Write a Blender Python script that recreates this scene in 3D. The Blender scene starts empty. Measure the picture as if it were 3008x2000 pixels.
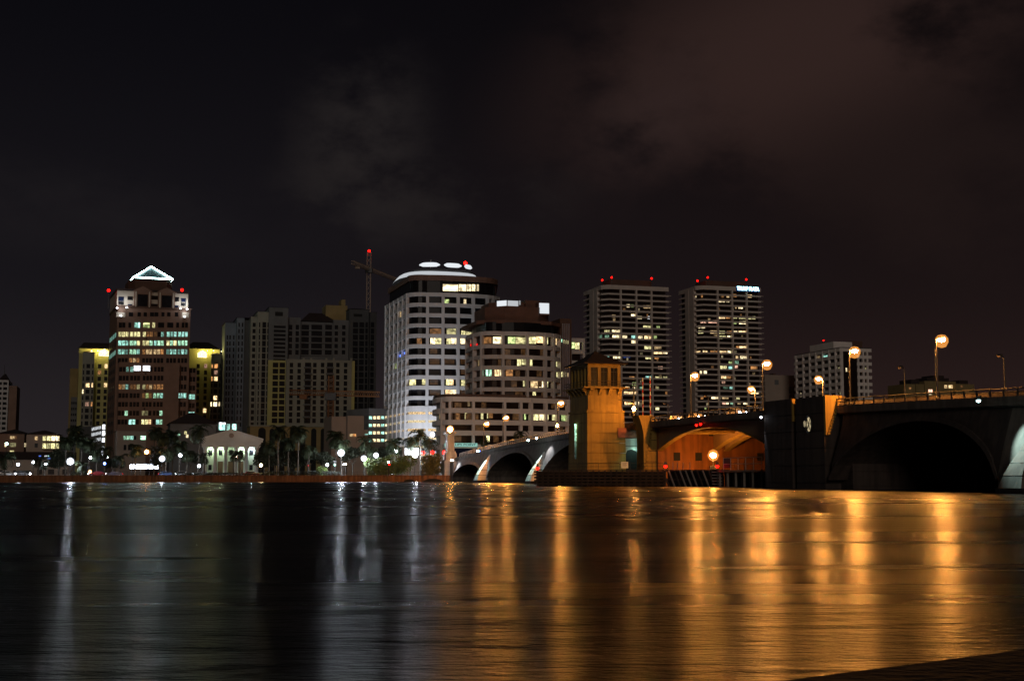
import bpy, bmesh, math, random
from mathutils import Vector, Matrix
from math import sin, cos, pi, atan2, radians as R, sqrt
rnd = random.Random(7)
scene = bpy.context.scene
col = scene.collection

# ---------------------------------------------------------------- camera, light, exposure
F, CX, CY, H = 3808.0, 1504.0, 1000.0, 2.0          # focal length and centre of the 3008x2000 photo, eye height above water
PITCH = math.atan(394 / F)
cpt, spt = cos(PITCH), sin(PITCH)
cam = bpy.data.cameras.new('camera'); cam.sensor_width = 36; cam.lens = 36 * F / 3008
cam.clip_start = 0.1; cam.clip_end = 20000
cam_o = bpy.data.objects.new('camera', cam); col.objects.link(cam_o)
cam_o.location = (0, 0, H); cam_o.rotation_euler = (pi / 2 + PITCH, 0, 0)
scene.camera = cam_o
vs = scene.view_settings
vs.view_transform = 'Standard'; vs.look = 'None'; vs.gamma = 1; vs.exposure = 0; vs.use_curve_mapping = False
scene.cycles.use_denoising = True
scene.cycles.max_bounces = 5; scene.cycles.diffuse_bounces = 2; scene.cycles.glossy_bounces = 3
scene.cycles.transmission_bounces = 2; scene.cycles.volume_bounces = 0
scene.cycles.sample_clamp_indirect = 6.0
scene.cycles.use_light_tree = True
scene.cycles.caustics_reflective = False; scene.cycles.caustics_refractive = False

sun = bpy.data.lights.new('sun', 'SUN'); sun.energy = 0.34; sun.angle = R(12); sun.color = (1, .86, .74)
sun_o = bpy.data.objects.new('sun', sun); col.objects.link(sun_o)
sun_o.rotation_euler = Vector((.02, .967, -.24)).to_track_quat('-Z', 'Y').to_euler()

SKYOFF = (7.7, .2, .4)
def build_world():
    w = bpy.data.worlds.new('World'); scene.world = w; w.use_nodes = True
    nt = w.node_tree; N = nt.nodes; L = nt.links
    for n in list(N): N.remove(n)
    out = N.new('ShaderNodeOutputWorld'); bg = N.new('ShaderNodeBackground'); L.new(bg.outputs[0], out.inputs[0])
    bg.inputs[1].default_value = 0.84
    tc = N.new('ShaderNodeTexCoord'); G = tc.outputs['Generated']
    sep = N.new('ShaderNodeSeparateXYZ'); L.new(G, sep.inputs[0])
    def mr(val, a, b, c=0, d=1, smooth=True):
        m = N.new('ShaderNodeMapRange'); m.interpolation_type = 'SMOOTHSTEP' if smooth else 'LINEAR'
        L.new(val, m.inputs[0])
        for k, x in zip((1, 2, 3, 4), (a, b, c, d)): m.inputs[k].default_value = x
        return m.outputs[0]
    def mul(a, b):
        m = N.new('ShaderNodeMath'); m.operation = 'MULTIPLY'
        for k, x in ((0, a), (1, b)):
            if isinstance(x, (int, float)): m.inputs[k].default_value = x
            else: L.new(x, m.inputs[k])
        return m.outputs[0]
    def mix(f, a, b, mode='MIX'):
        m = N.new('ShaderNodeMix'); m.data_type = 'RGBA'; m.blend_type = mode
        if isinstance(f, (int, float)): m.inputs[0].default_value = f
        else: L.new(f, m.inputs[0])
        for k, x in ((6, a), (7, b)):
            if isinstance(x, tuple): m.inputs[k].default_value = (*x, 1)
            else: L.new(x, m.inputs[k])
        return m.outputs[2]
    def noise(scale, det=5, rough=.55, stretch=(1, 1, 1), off=(0, 0, 0)):
        mp = N.new('ShaderNodeMapping'); mp.inputs[3].default_value = stretch; mp.inputs[1].default_value = off
        L.new(G, mp.inputs[0])
        n = N.new('ShaderNodeTexNoise'); n.inputs['Scale'].default_value = scale
        n.inputs['Detail'].default_value = det; n.inputs['Roughness'].default_value = rough
        L.new(mp.outputs[0], n.inputs['Vector']); return n.outputs[0]
    # glow of the town: brighter at the horizon, grey on the left, red-brown on the right
    lr = mr(sep.outputs[0], -.3, .3)
    hor = mix(lr, (.0235, .0190, .0210), (.0270, .0145, .0130))
    mid = mix(lr, (.0098, .0085, .0108), (.0118, .0072, .0074))
    zen = mix(lr, (.0036, .0034, .0050), (.0042, .0031, .0036))
    c = mix(mr(sep.outputs[2], .0, .16), hor, mid)
    c = mix(mr(sep.outputs[2], .12, .38), c, zen)
    # long-exposure clouds
    def blob(cx, cy, sx, sy, rot):
        d = Vector(((cx - CX) / F, cpt - (CY - cy) / F * spt, spt + (CY - cy) / F * cpt)).normalized()
        mp = N.new('ShaderNodeMapping'); mp.vector_type = 'TEXTURE'
        mp.inputs[1].default_value = d; mp.inputs[2].default_value = (0, rot, 0); mp.inputs[3].default_value = (sx, 1, sy)
        L.new(G, mp.inputs[0])
        ln = N.new('ShaderNodeVectorMath'); ln.operation = 'LENGTH'; L.new(mp.outputs[0], ln.inputs[0])
        return mr(ln.outputs['Value'], 1.0, .1)
    big = noise(5.5, 8, .58, (1, 1, 1.7), SKYOFF)
    soft = noise(12.0, 8, .6, (1, 1, 1.6), (1.3, 0, .7))
    k1 = mul(blob(2330, 150, .27, .13, R(-14)), mr(big, .36, .58))
    k2 = mul(blob(1950, 330, .10, .055, R(-30)), mr(soft, .33, .62))
    k3 = mul(blob(1060, 430, .075, .11, R(12)), mr(soft, .38, .66))
    k4 = mul(blob(1240, 590, .16, .05, 0), mr(soft, .40, .70))
    k5 = mul(blob(250, 600, .28, .055, 0), mr(big, .35, .65))
    k6 = mul(blob(2800, 560, .20, .11, 0), mr(big, .36, .66))
    c = mix(mul(k1, .95), c, (.035, .0190, .0165))
    c = mix(mul(k2, .9), c, (.031, .0180, .0165))
    c = mix(mul(k3, .9), c, (.0215, .0178, .0178))
    c = mix(mul(k4, .8), c, (.0195, .0158, .0158))
    c = mix(mul(k5, .6), c, (.0160, .0135, .0150))
    c = mix(mul(k6, .7), c, (.0185, .0110, .0100))
    L.new(c, bg.inputs[0])
build_world()

# ---------------------------------------------------------------- helpers
GZ = 1.55                                            # level of the bank above the water
def ray(px, py):
    x = (px - CX) / F; z = (CY - py) / F
    return Vector((x, cpt - z * spt, spt + z * cpt))
def at(px, py, Y):
    r = ray(px, py); s = Y / r.y
    return Vector((r.x * s, Y, H + r.z * s))

def tag(o, label=None, cat=None, group=None, kind=None):
    if label: o['label'] = label
    if cat: o['category'] = cat
    if group: o['group'] = group
    if kind: o['kind'] = kind
    return o
def empty(name, loc, rz=0, label=None, cat=None, group=None):
    o = bpy.data.objects.new(name, None); col.objects.link(o)
    o.location = loc; o.rotation_euler = (0, 0, rz); o.empty_display_size = .5
    return tag(o, label, cat, group)

class MB:
    def __init__(s): s.v = []; s.f = []; s.m = []
    def add(s, vs, fs, mi=0):
        b = len(s.v); s.v += [tuple(v) for v in vs]
        for f in fs: s.f.append([b + i for i in f]); s.m.append(mi)
        return s
    def box(s, x0, y0, z0, x1, y1, z1, mi=0):
        return s.add([(x0, y0, z0), (x1, y0, z0), (x1, y1, z0), (x0, y1, z0), (x0, y0, z1), (x1, y0, z1), (x1, y1, z1), (x0, y1, z1)],
                     [(0, 3, 2, 1), (4, 5, 6, 7), (0, 1, 5, 4), (1, 2, 6, 5), (2, 3, 7, 6), (3, 0, 4, 7)], mi)
    def obox(s, cx, cy, z0, z1, w, d, yaw, mi=0):    # centre, width along yaw, depth across
        ux, uy = cos(yaw), sin(yaw); P = []
        for z in (z0, z1):
            for a, b in ((-w/2, -d/2), (w/2, -d/2), (w/2, d/2), (-w/2, d/2)):
                P.append((cx + a*ux - b*uy, cy + a*uy + b*ux, z))
        return s.add(P, [(0, 3, 2, 1), (4, 5, 6, 7), (0, 1, 5, 4), (1, 2, 6, 5), (2, 3, 7, 6), (3, 0, 4, 7)], mi)
    def loft(s, rings, mi=0, cap=True):              # rings of equal length
        n = len(rings[0]); vs = [p for r in rings for p in r]; fs = []
        for k in range(len(rings) - 1):
            for i in range(n):
                j = (i + 1) % n; fs.append((k*n+i, k*n+j, (k+1)*n+j, (k+1)*n+i))
        if cap: fs.append(tuple(range(n))[::-1]); fs.append(tuple((len(rings)-1)*n + i for i in range(n)))
        return s.add(vs, fs, mi)
    def prism(s, poly, z0, z1, mi=0):
        return s.loft([[(x, y, z0) for x, y in poly], [(x, y, z1) for x, y in poly]], mi)
    def tube(s, p0, p1, r0, r1=None, n=8, mi=0):
        p0 = Vector(p0); p1 = Vector(p1); r1 = r0 if r1 is None else r1
        d = (p1 - p0).normalized(); a = d.orthogonal().normalized(); b = d.cross(a)
        return s.loft([[p + (a*cos(2*pi*i/n) + b*sin(2*pi*i/n))*r for i in range(n)] for p, r in ((p0, r0), (p1, r1))], mi)
    def lathe(s, prof, cx=0, cy=0, n=12, mi=0):
        return s.loft([[(cx + r*cos(2*pi*i/n), cy + r*sin(2*pi*i/n), z) for i in range(n)] for r, z in prof], mi)
    def hip(s, x0, y0, x1, y1, z, h, ridge=0.0, mi=0):
        mx, my = (x0+x1)/2, (y0+y1)/2; rl = ridge/2
        return s.add([(x0, y0, z), (x1, y0, z), (x1, y1, z), (x0, y1, z), (mx-rl, my, z+h), (mx+rl, my, z+h)],
                     [(0, 1, 5, 4), (1, 2, 5), (2, 3, 4, 5), (3, 0, 4), (0, 3, 2, 1)], mi)
    def gable(s, x0, y0, x1, y1, z, h, mi=0):        # ridge runs in y
        mx = (x0+x1)/2
        return s.add([(x0, y0, z), (x1, y0, z), (mx, y0, z+h), (x0, y1, z), (x1, y1, z), (mx, y1, z+h)],
                     [(0, 1, 2), (3, 5, 4), (0, 3, 4, 1), (1, 4, 5, 2), (2, 5, 3, 0)], mi)
    def build(s, name, mats, parent=None, smooth=False):
        me = bpy.data.meshes.new(name)
        me.from_pydata(s.v, [], s.f)
        mats = mats if isinstance(mats, (list, tuple)) else [mats]
        for m in mats: me.materials.append(m)
        for p, i in zip(me.polygons, s.m): p.material_index = i; p.use_smooth = smooth
        bm = bmesh.new(); bm.from_mesh(me); bmesh.ops.recalc_face_normals(bm, faces=bm.faces); bm.to_mesh(me); bm.free()
        o = bpy.data.objects.new(name, me); col.objects.link(o)
        if parent: o.parent = parent
        return o

# ---------------------------------------------------------------- materials
MATS = {}
def mat(name, c, rough=.8, var=.25, scale=.35, metal=0.0, bump=0.0, spec=.4, streak=0.0):
    if name in MATS: return MATS[name]
    m = bpy.data.materials.new(name); m.use_nodes = True; nt = m.node_tree; N = nt.nodes; L = nt.links
    b = N['Principled BSDF']; b.inputs['Roughness'].default_value = rough; b.inputs['Metallic'].default_value = metal
    b.inputs['Specular IOR Level'].default_value = spec
    tc = N.new('ShaderNodeTexCoord'); n = N.new('ShaderNodeTexNoise'); n.inputs['Scale'].default_value = scale
    n.inputs['Detail'].default_value = 6; n.inputs['Roughness'].default_value = .65
    L.new(tc.outputs['Object'], n.inputs['Vector'])
    r = N.new('ShaderNodeMapRange'); L.new(n.outputs[0], r.inputs[0]); r.inputs[1].default_value = .3; r.inputs[2].default_value = .7
    r.inputs[3].default_value = 1 - var; r.inputs[4].default_value = 1 + var * .6
    mx = N.new('ShaderNodeMix'); mx.data_type = 'RGBA'; mx.blend_type = 'MULTIPLY'; mx.inputs[0].default_value = 1
    mx.inputs[6].default_value = (*c, 1); L.new(r.outputs[0], mx.inputs[7]); L.new(mx.outputs[2], b.inputs['Base Color'])
    if streak:                                       # rain and rust runs down the wall
        mp = N.new('ShaderNodeMapping'); mp.inputs[3].default_value = (1.3, 1.3, .10); L.new(tc.outputs['Object'], mp.inputs[0])
        n3 = N.new('ShaderNodeTexNoise'); n3.inputs['Scale'].default_value = .9; n3.inputs['Detail'].default_value = 5; L.new(mp.outputs[0], n3.inputs['Vector'])
        r3 = N.new('ShaderNodeMapRange'); L.new(n3.outputs[0], r3.inputs[0]); r3.inputs[1].default_value = .40; r3.inputs[2].default_value = .60
        r3.inputs[3].default_value = 1 - streak; r3.inputs[4].default_value = 1
        m3 = N.new('ShaderNodeMix'); m3.data_type = 'RGBA'; m3.blend_type = 'MULTIPLY'; m3.inputs[0].default_value = 1
        L.new(mx.outputs[2], m3.inputs[6]); L.new(r3.outputs[0], m3.inputs[7]); L.new(m3.outputs[2], b.inputs['Base Color'])
    if bump:
        bp = N.new('ShaderNodeBump'); bp.inputs['Strength'].default_value = bump; bp.inputs['Distance'].default_value = .1
        n2 = N.new('ShaderNodeTexNoise'); n2.inputs['Scale'].default_value = scale * 8; L.new(tc.outputs['Object'], n2.inputs['Vector'])
        L.new(n2.outputs[0], bp.inputs['Height']); L.new(bp.outputs[0], b.inputs['Normal'])
    MATS[name] = m; return m
HUES = dict(neon=(.62, 1, .98), warm=(1, .68, .33), amber=(1, .44, .14), pale=(1, .80, .46), green=(.52, 1, .66), cyan=(.45, .92, .80), white=(.9, .95, 1),
            yel=(1, .9, .42), red=(1, .004, .002), blue=(.12, .25, 1), sodium=(1, .375, .068), mercury=(.80, .88, 1), lime=(.75, .95, .35), teal=(.42, .92, .76), rose=(1, .55, .38))
def glow(hue, strength, lamp=False, flat=False):                 # lamp: lights its surroundings; otherwise a lit window or a floodlit face
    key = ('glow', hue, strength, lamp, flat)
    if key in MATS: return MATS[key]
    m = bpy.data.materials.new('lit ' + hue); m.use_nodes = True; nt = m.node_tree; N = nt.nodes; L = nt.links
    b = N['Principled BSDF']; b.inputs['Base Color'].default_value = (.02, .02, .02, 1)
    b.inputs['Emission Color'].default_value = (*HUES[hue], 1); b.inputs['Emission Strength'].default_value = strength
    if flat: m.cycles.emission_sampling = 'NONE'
    if not lamp and not flat:                        # rooms: blinds, furniture, uneven lamps behind the pane
        m.cycles.emission_sampling = 'NONE'
        tc = N.new('ShaderNodeTexCoord'); oi = N.new('ShaderNodeObjectInfo')
        ad = N.new('ShaderNodeVectorMath'); ad.operation = 'MULTIPLY_ADD'
        cb = N.new('ShaderNodeCombineXYZ')
        for k in range(3): L.new(oi.outputs['Random'], cb.inputs[k])
        L.new(cb.outputs[0], ad.inputs[0]); ad.inputs[1].default_value = (37, 53, 71); L.new(tc.outputs['Object'], ad.inputs[2])
        n = N.new('ShaderNodeTexNoise'); n.inputs['Scale'].default_value = 2.3; n.inputs['Detail'].default_value = 2
        L.new(ad.outputs[0], n.inputs['Vector'])
        r = N.new('ShaderNodeMapRange'); L.new(n.outputs[0], r.inputs[0]); r.inputs[1].default_value = .36; r.inputs[2].default_value = .66
        r.inputs[3].default_value = strength * .5; r.inputs[4].default_value = strength * 2.4
        L.new(r.outputs[0], b.inputs['Emission Strength'])
    MATS[key] = m; return m

M = dict(
    white=mat('pale concrete', (.74, .69, .65), .85, .14, .12),
    bluewhite=mat('white precast', (.51, .49, .48), .8, .12, .12),
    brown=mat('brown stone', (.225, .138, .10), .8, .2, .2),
    darkbrown=mat('dark brown stone', (.10, .055, .038), .8, .2, .2),
    cream=mat('cream stucco', (.25, .24, .195), .9, .16, .15),
    grey=mat('grey stucco', (.13, .13, .13), .9, .2, .15),
    greydark=mat('dark grey stucco', (.07, .07, .07), .9, .2, .15),
    blueg=mat('blue grey stucco', (.15, .17, .20), .9, .2, .15),
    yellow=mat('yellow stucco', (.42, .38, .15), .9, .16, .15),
    ochre=mat('ochre stucco', (.26, .19, .08), .9, .2, .15),
    tan=mat('tan stucco', (.34, .27, .22), .9, .12, .12),
    rooft=mat('dark roof tiles', (.035, .022, .02), .9, .3, .8),
    roof=mat('flat roofing', (.04, .036, .035), .9, .3, .3),
    glass=mat('dark window glass', (.010, .010, .012), .3, .4, .5, spec=.15),
    glassb=mat('brown window glass', (.020, .012, .010), .3, .4, .5, spec=.15),
    glassc=mat('blue window glass', (.012, .02, .055), .15, .4, .5),
    temple=mat('white painted stone', (.60, .61, .58), .8, .12, .4),
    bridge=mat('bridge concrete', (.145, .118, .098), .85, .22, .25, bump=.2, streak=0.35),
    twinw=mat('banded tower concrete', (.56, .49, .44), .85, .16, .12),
    wallo=mat('pier wall stucco', (.24, .085, .018), .85, .25, .3, streak=.4),  # the dock lamp's red-orange light is put into the wall colour
    darkc=mat('shaded stained concrete', (.06, .042, .034), .85, .3, .2, bump=.2, streak=0.4),  # shade on the right half put into the base tone; streaks are stains
    bridge2=mat('smooth tower stucco', (.34, .215, .045), .85, .16, .3, bump=.1, streak=0.28), palec=mat('pale bridge concrete', (.55, .52, .47), .85, .16, .3, bump=.1, streak=0.3),  # smooth tower stucco carries the orange lamplight in its colour
    asphalt=mat('asphalt', (.05, .05, .05), .9, .3, .5),
    pave=mat('pavement', (.25, .23, .21), .9, .25, .5),
    ground=mat('ground', (.045, .05, .03), .95, .4, .1),
    seawall=mat('brown seawall concrete', (.24, .11, .05), .9, .3, .3, bump=.3, streak=0.5),
    timber=mat('weathered timber', (.05, .035, .026), .9, .4, .7, bump=.4),
    pale_timber=mat('pale fender pile', (.26, .22, .18), .9, .3, .7, bump=.3),
    steel=mat('dark steel', (.05, .05, .05), .5, .2, .6, metal=.6),
    galv=mat('galvanised rail', (.45, .44, .42), .5, .15, .6, metal=.3),
    crane=mat('pale crane steel', (.62, .47, .36), .7, .2, .6),
    craneo=mat('orange crane steel', (.20, .085, .03), .7, .2, .6),
    frond=mat('palm fronds', (.022, .034, .013), .7, .45, .9),
    leaf=mat('bush leaves', (.10, .15, .035), .7, .5, .9),
    leafd=mat('dark tree leaves', (.018, .024, .011), .7, .5, .9),
    leaft=mat('tan shrub leaves', (.13, .12, .04), .7, .5, .9),
    trunk=mat('palm trunk', (.085, .075, .06), .95, .3, 1.5, bump=.5),
    dark=mat('dark opening', (.012, .011, .01), .9, .2, .5),
    paint=mat('white sign paint', (.6, .62, .58), .7, .1, 1.5),
    redpaint=mat('red paint', (.45, .03, .02), .6, .1, 1.5),
    tyre=mat('rubber', (.02, .02, .02), .9, .1, 2),
    carwhite=mat('white car paint', (.55, .55, .55), .35, .05, .5), carblue=mat('blue car paint', (.05, .09, .2), .35, .05, .5),
    cargrey=mat('grey car paint', (.16, .16, .17), .35, .05, .5), carred=mat('red car paint', (.3, .03, .03), .35, .05, .5),
)

def halo(hue, strength):                             # added see-through shell round a lamp, its glow standing for the halo
    key = ('halo', hue, strength)
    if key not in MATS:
        m = bpy.data.materials.new('lamp halo ' + hue); m.use_nodes = True; nt = m.node_tree
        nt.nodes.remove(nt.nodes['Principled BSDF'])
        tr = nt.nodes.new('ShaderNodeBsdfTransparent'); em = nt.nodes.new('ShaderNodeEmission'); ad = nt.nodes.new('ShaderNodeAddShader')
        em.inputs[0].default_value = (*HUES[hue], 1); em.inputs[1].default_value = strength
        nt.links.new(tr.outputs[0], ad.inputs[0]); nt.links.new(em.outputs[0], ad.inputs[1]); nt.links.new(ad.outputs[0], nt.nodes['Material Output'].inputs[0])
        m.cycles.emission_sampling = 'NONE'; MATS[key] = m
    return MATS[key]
# ---------------------------------------------------------------- building sites
def offset(poly, r):                                 # inset (r > 0) of a counter-clockwise polygon
    n = len(poly); out = []
    for i in range(n):
        p0, p1, p2 = (Vector(poly[(i + k) % n]) for k in (-1, 0, 1))
        d1 = (p1 - p0).normalized(); d2 = (p2 - p1).normalized()
        n1 = Vector((-d1.y, d1.x)); n2 = Vector((-d2.y, d2.x))
        b = (n1 + n2); k = max(b.length_squared, 1e-4)
        out.append(tuple(p1 + b * (2 * r / k)))
    return out
BOXES = {}
def unit_box(m):
    if m.name not in BOXES:
        o = MB().box(-.5, -.5, -.5, .5, .5, .5).build('window', m); BOXES[m.name] = o.data; bpy.data.objects.remove(o)
    return BOXES[m.name]
def bulge(poly, edges, sag, n=6):                    # bow some walls of a plan polygon outwards
    out = []
    for i in range(len(poly)):
        a, b = Vector(poly[i]), Vector(poly[(i+1) % len(poly)]); out.append(tuple(a))
        if i in edges:
            e = (b-a).normalized(); nrm = Vector((e.y, -e.x))
            for k in range(1, n): f = k/n; out.append(tuple(a.lerp(b, f) + nrm*sag*4*f*(1-f)))
    return out
class Site:
    """A building: an Empty at its front left corner, local x along the front, local y into the depth."""
    def __init__(s, name, label, cat, px, Y, rot=17, pxc=None, z0=GZ):
        o = at(px, 1390, Y); s.o = Vector((o.x, o.y)); a = R(rot)
        s.ux = Vector((cos(a), sin(a))); s.uy = Vector((-sin(a), cos(a))); s.z0 = z0; s.pxc = pxc or px
        s.root = empty(name, (o.x, o.y, z0), a, label, cat); s.win = []
    def k(s, px, py, d=0):
        r = ray(px, py); q = Vector((r.x, r.y)); return (d + s.o.dot(s.uy)) / q.dot(s.uy)
    def x(s, px, d=0, py=1250):
        r = ray(px, py); k = s.k(px, py, d); return (Vector((r.x, r.y)) * k - s.o).dot(s.ux)
    def z(s, py, px=None, d=0):
        px = px or s.pxc; return H + ray(px, py).z * s.k(px, py, d) - s.z0
    def pts(s, *pd): return [(s.x(px, d), d) for px, d in pd]
    def hit(s, px, poly, py=1200):                   # nearest wall of a plan polygon seen at photo column px
        r = ray(px, py); q = Vector((r.x, r.y)); best = None
        qx, qy = q.dot(s.ux), q.dot(s.uy); ox, oy = -s.o.dot(s.ux), -s.o.dot(s.uy)
        for i in range(len(poly)):
            a = Vector(poly[i]); b = Vector(poly[(i+1) % len(poly)]); e = b - a
            den = qx * e.y - qy * e.x
            if abs(den) < 1e-9: continue
            k = ((a.x - ox) * e.y - (a.y - oy) * e.x) / den
            u = ((a.x - ox) * qy - (a.y - oy) * qx) / den
            if -1e-6 <= u <= 1.000001 and k > 0 and (best is None or k < best[0]): best = (k, i, a + e * u, atan2(e.y, e.x))
        return best
    def wall_z(s, py, hit): return H + ray(CX, py).z * hit[0] - s.z0
    def lit(s, px0, px1, py, h, poly, m, proud=.10):
        mid = s.hit((px0 + px1) / 2, poly)
        if not mid: return
        a, b = s.hit(px0, poly), s.hit(px1, poly)
        w = (b[2] - a[2]).length if a and b and a[1] == b[1] else (px1 - px0) * mid[0] / F
        z = s.wall_z(py, mid)
        s.win.append((mid[2].x, mid[2].y, z, w, .16, h, mid[3], m, proud))
    def rect(s, px0, py0, px1, py1, d, m, t=.16):    # window on a front wall at depth d
        x0, x1 = s.x(px0, d), s.x(px1, d); z0, z1 = s.z(py1, (px0+px1)/2, d), s.z(py0, (px0+px1)/2, d)
        s.win.append(((x0+x1)/2, d, (z0+z1)/2, x1-x0, t, z1-z0, 0, m, .0))
    def fbox(s, mb, px0, py0, px1, py1, d0, d1, mi=0):
        pc = (px0 + px1) / 2
        return mb.box(s.x(px0, d0), d0, max(s.z(py1, pc, d0), -.5), s.x(px1, d0), d1, s.z(py0, pc, d0), mi)
    def finish(s, name='window'):
        lit = [w for w in s.win if w[7].name.startswith('lit')]; dk = [w for w in s.win if not w[7].name.startswith('lit')]
        dk.sort(key=lambda w: -w[3] * w[5]); allw = lit + dk
        for (x, y, z, w, t, h, yaw, m, pr) in allw[:99]:
            o = bpy.data.objects.new(name, unit_box(m)); col.objects.link(o); o.parent = s.root
            nx, ny = sin(yaw), -cos(yaw)
            o.location = (x + nx*pr, y + ny*pr, z); o.rotation_euler = (0, 0, yaw); o.scale = (w, t, h)
        rest = allw[99:]
        if rest:
            mb = MB(); ms = []
            for (x, y, z, w, t, h, yaw, m, pr) in rest:
                if m not in ms: ms.append(m)
                nx, ny = sin(yaw), -cos(yaw)
                mb.obox(x + nx*pr, y + ny*pr, z - h/2, z + h/2, w, t, yaw, ms.index(m))
            mb.build(name, ms, s.root)['kind'] = 'stuff'
    def tower(s, poly, zs, band, inset, wall, glass, cols=(), cw=.8, cap=True, z_base=0, part='window_band', slab='spandrel'):
        """storeys: a projecting concrete spandrel at every level in zs (top first), a set-back band of glass below each, columns in front"""
        core = offset(poly, inset)
        for i, z in enumerate(zs):
            MB().prism(poly, z - band, z).build(slab, wall, s.root)
            zb = zs[i+1] if i + 1 < len(zs) else z_base
            MB().prism(core, zb, z - band).build(part, glass, s.root)
        for px in cols:
            h = s.hit(px, poly)
            if not h: continue
            yaw = h[3]; nx, ny = sin(yaw), -cos(yaw)
            MB().obox(h[2].x - nx*(inset*.5-.12), h[2].y - ny*(inset*.5-.12), z_base, zs[0] - .05, cw, inset + .22, yaw).build('column', wall, s.root)
        return core
def band_on(s, poly, px0, px1, z0, z1, m, name='lit_panel', n=6):
    P = []
    for k in range(n + 1):
        h = s.hit(px0 + (px1-px0)*k/n, poly)
        if not h: continue
        P.append((h[2].x + sin(h[3])*.12, h[2].y - cos(h[3])*.12))
    mb = MB(); zc = (z0+z1)/2; hh = (z1-z0)/2; n = len(P) - 1
    for k in range(n):
        fa, fb = [sqrt(max(.05, 1-(2*j/n-1)**4)) for j in (k, k+1)]
        mb.add([(*P[k], zc-hh*fa), (*P[k+1], zc-hh*fb), (*P[k+1], zc+hh*fb), (*P[k], zc+hh*fa)], [(0, 1, 2, 3)])
    return mb.build(name, m, s.root)
def beacon(parent, px, py, Y, drop=4.0, r=.55, strength=5, name='beacon'):
    p = at(px, py, Y); iv = parent.matrix_world.inverted() if False else None
    ax = parent.rotation_euler.z; d = p - Vector(parent.location)
    l = Vector((d.x*cos(-ax) - d.y*sin(-ax), d.x*sin(-ax) + d.y*cos(-ax), d.z))
    m = MB().tube((l.x, l.y, l.z - drop), (l.x, l.y, l.z - r*.6), .16, .12, 6).build('mast', M['steel'], parent)
    MB().lathe([(.05, l.z-r), (r*.75, l.z-r*.6), (r, l.z), (r*.7, l.z+r*.6), (.05, l.z+r)], l.x, l.y, 10).build(name, glow('red', strength, True), m)
# ---------------------------------------------------------------- the bridge's frame: t runs along it towards the camera's right, u across it
TH = R(17); A = Vector((sin(TH), -cos(TH))); PV = Vector((cos(TH), sin(TH)))
C0 = Vector((32.3, 219.6))
BROT = atan2(A.y, A.x)
def bw(t, u, z=0): q = C0 + A * t + PV * u; return Vector((q.x, q.y, z))
def bt(px, u=0.0, py=1250):                          # where the line at u is seen at photo column px
    r = ray(px, py); q = Vector((r.x, r.y)); n = Vector((-q.y, q.x)); b = C0 + PV * u
    return -b.dot(n) / A.dot(n)
def bz(px, py, u=0.0):
    p = bw(bt(px, u), u); r = ray(px, py); return H + r.z * p.y / r.y
def zrail(t): return 12.65 - 1.79e-4 * t * t
def zdeck(t): return zrail(t) - 1.15
BANK = -163.0

# ---------------------------------------------------------------- water
def build_water():
    m = bpy.data.materials.new('water'); m.use_nodes = True; nt = m.node_tree; N = nt.nodes; L = nt.links
    b = N['Principled BSDF']; b.inputs['Base Color'].default_value = (.0035, .0035, .004, 1)
    b.inputs['Roughness'].default_value = .20; b.inputs['IOR'].default_value = 1.333; b.inputs['Specular IOR Level'].default_value = .5; b.inputs['Anisotropic'].default_value = .76; b.inputs['Anisotropic Rotation'].default_value = .25; tv = N.new('ShaderNodeCombineXYZ'); tv.inputs[0].default_value = 1; L.new(tv.outputs[0], b.inputs['Tangent'])   # long crests: slopes mostly along the view
    g = N.new('ShaderNodeNewGeometry')
    def layer(scale, sx, sy, det, rough, off, dist=0):
        mp = N.new('ShaderNodeMapping'); mp.inputs[3].default_value = (sx, sy, 1); mp.inputs[1].default_value = off; mp.inputs[2].default_value = (0, 0, R(3))
        L.new(g.outputs['Position'], mp.inputs[0])
        n = N.new('ShaderNodeTexNoise'); n.inputs['Scale'].default_value = scale; n.inputs['Detail'].default_value = det
        n.inputs['Roughness'].default_value = rough; n.inputs['Distortion'].default_value = dist
        L.new(mp.outputs[0], n.inputs['Vector']); return n.outputs[0]
    def bump(h, dist, prev=None):
        bp = N.new('ShaderNodeBump'); bp.inputs['Strength'].default_value = 1; bp.inputs['Distance'].default_value = dist
        L.new(h, bp.inputs['Height'])
        if prev: L.new(prev, bp.inputs['Normal'])
        return bp.outputs[0]
    n1 = bump(layer(.10, .20, 1, 3, .5, (3, 7, 0)), .55)
    n2 = bump(layer(.85, .28, 1, 4, .55, (1, 2, 0), .3), .26, n1)
    n3 = bump(layer(6.5, .40, 1, 4, .6, (5, 1, 0), .5), .075, n2)
    L.new(n3, b.inputs['Normal'])
    # ruffled and calm lanes of water
    r = N.new('ShaderNodeMapRange'); L.new(layer(.05, .12, 1, 4, .6, (9, 4, 0)), r.inputs[0])
    r.inputs[1].default_value = .38; r.inputs[2].default_value = .62; r.inputs[3].default_value = .235; r.inputs[4].default_value = .32
    L.new(r.outputs[0], b.inputs['Roughness'])
    MB().add([(-1500, -300, 0), (1500, -300, 0), (1500, 900, 0), (-1500, 900, 0)], [(0, 1, 2, 3)]).build('water', m)['kind'] = 'structure'
build_water()

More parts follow.
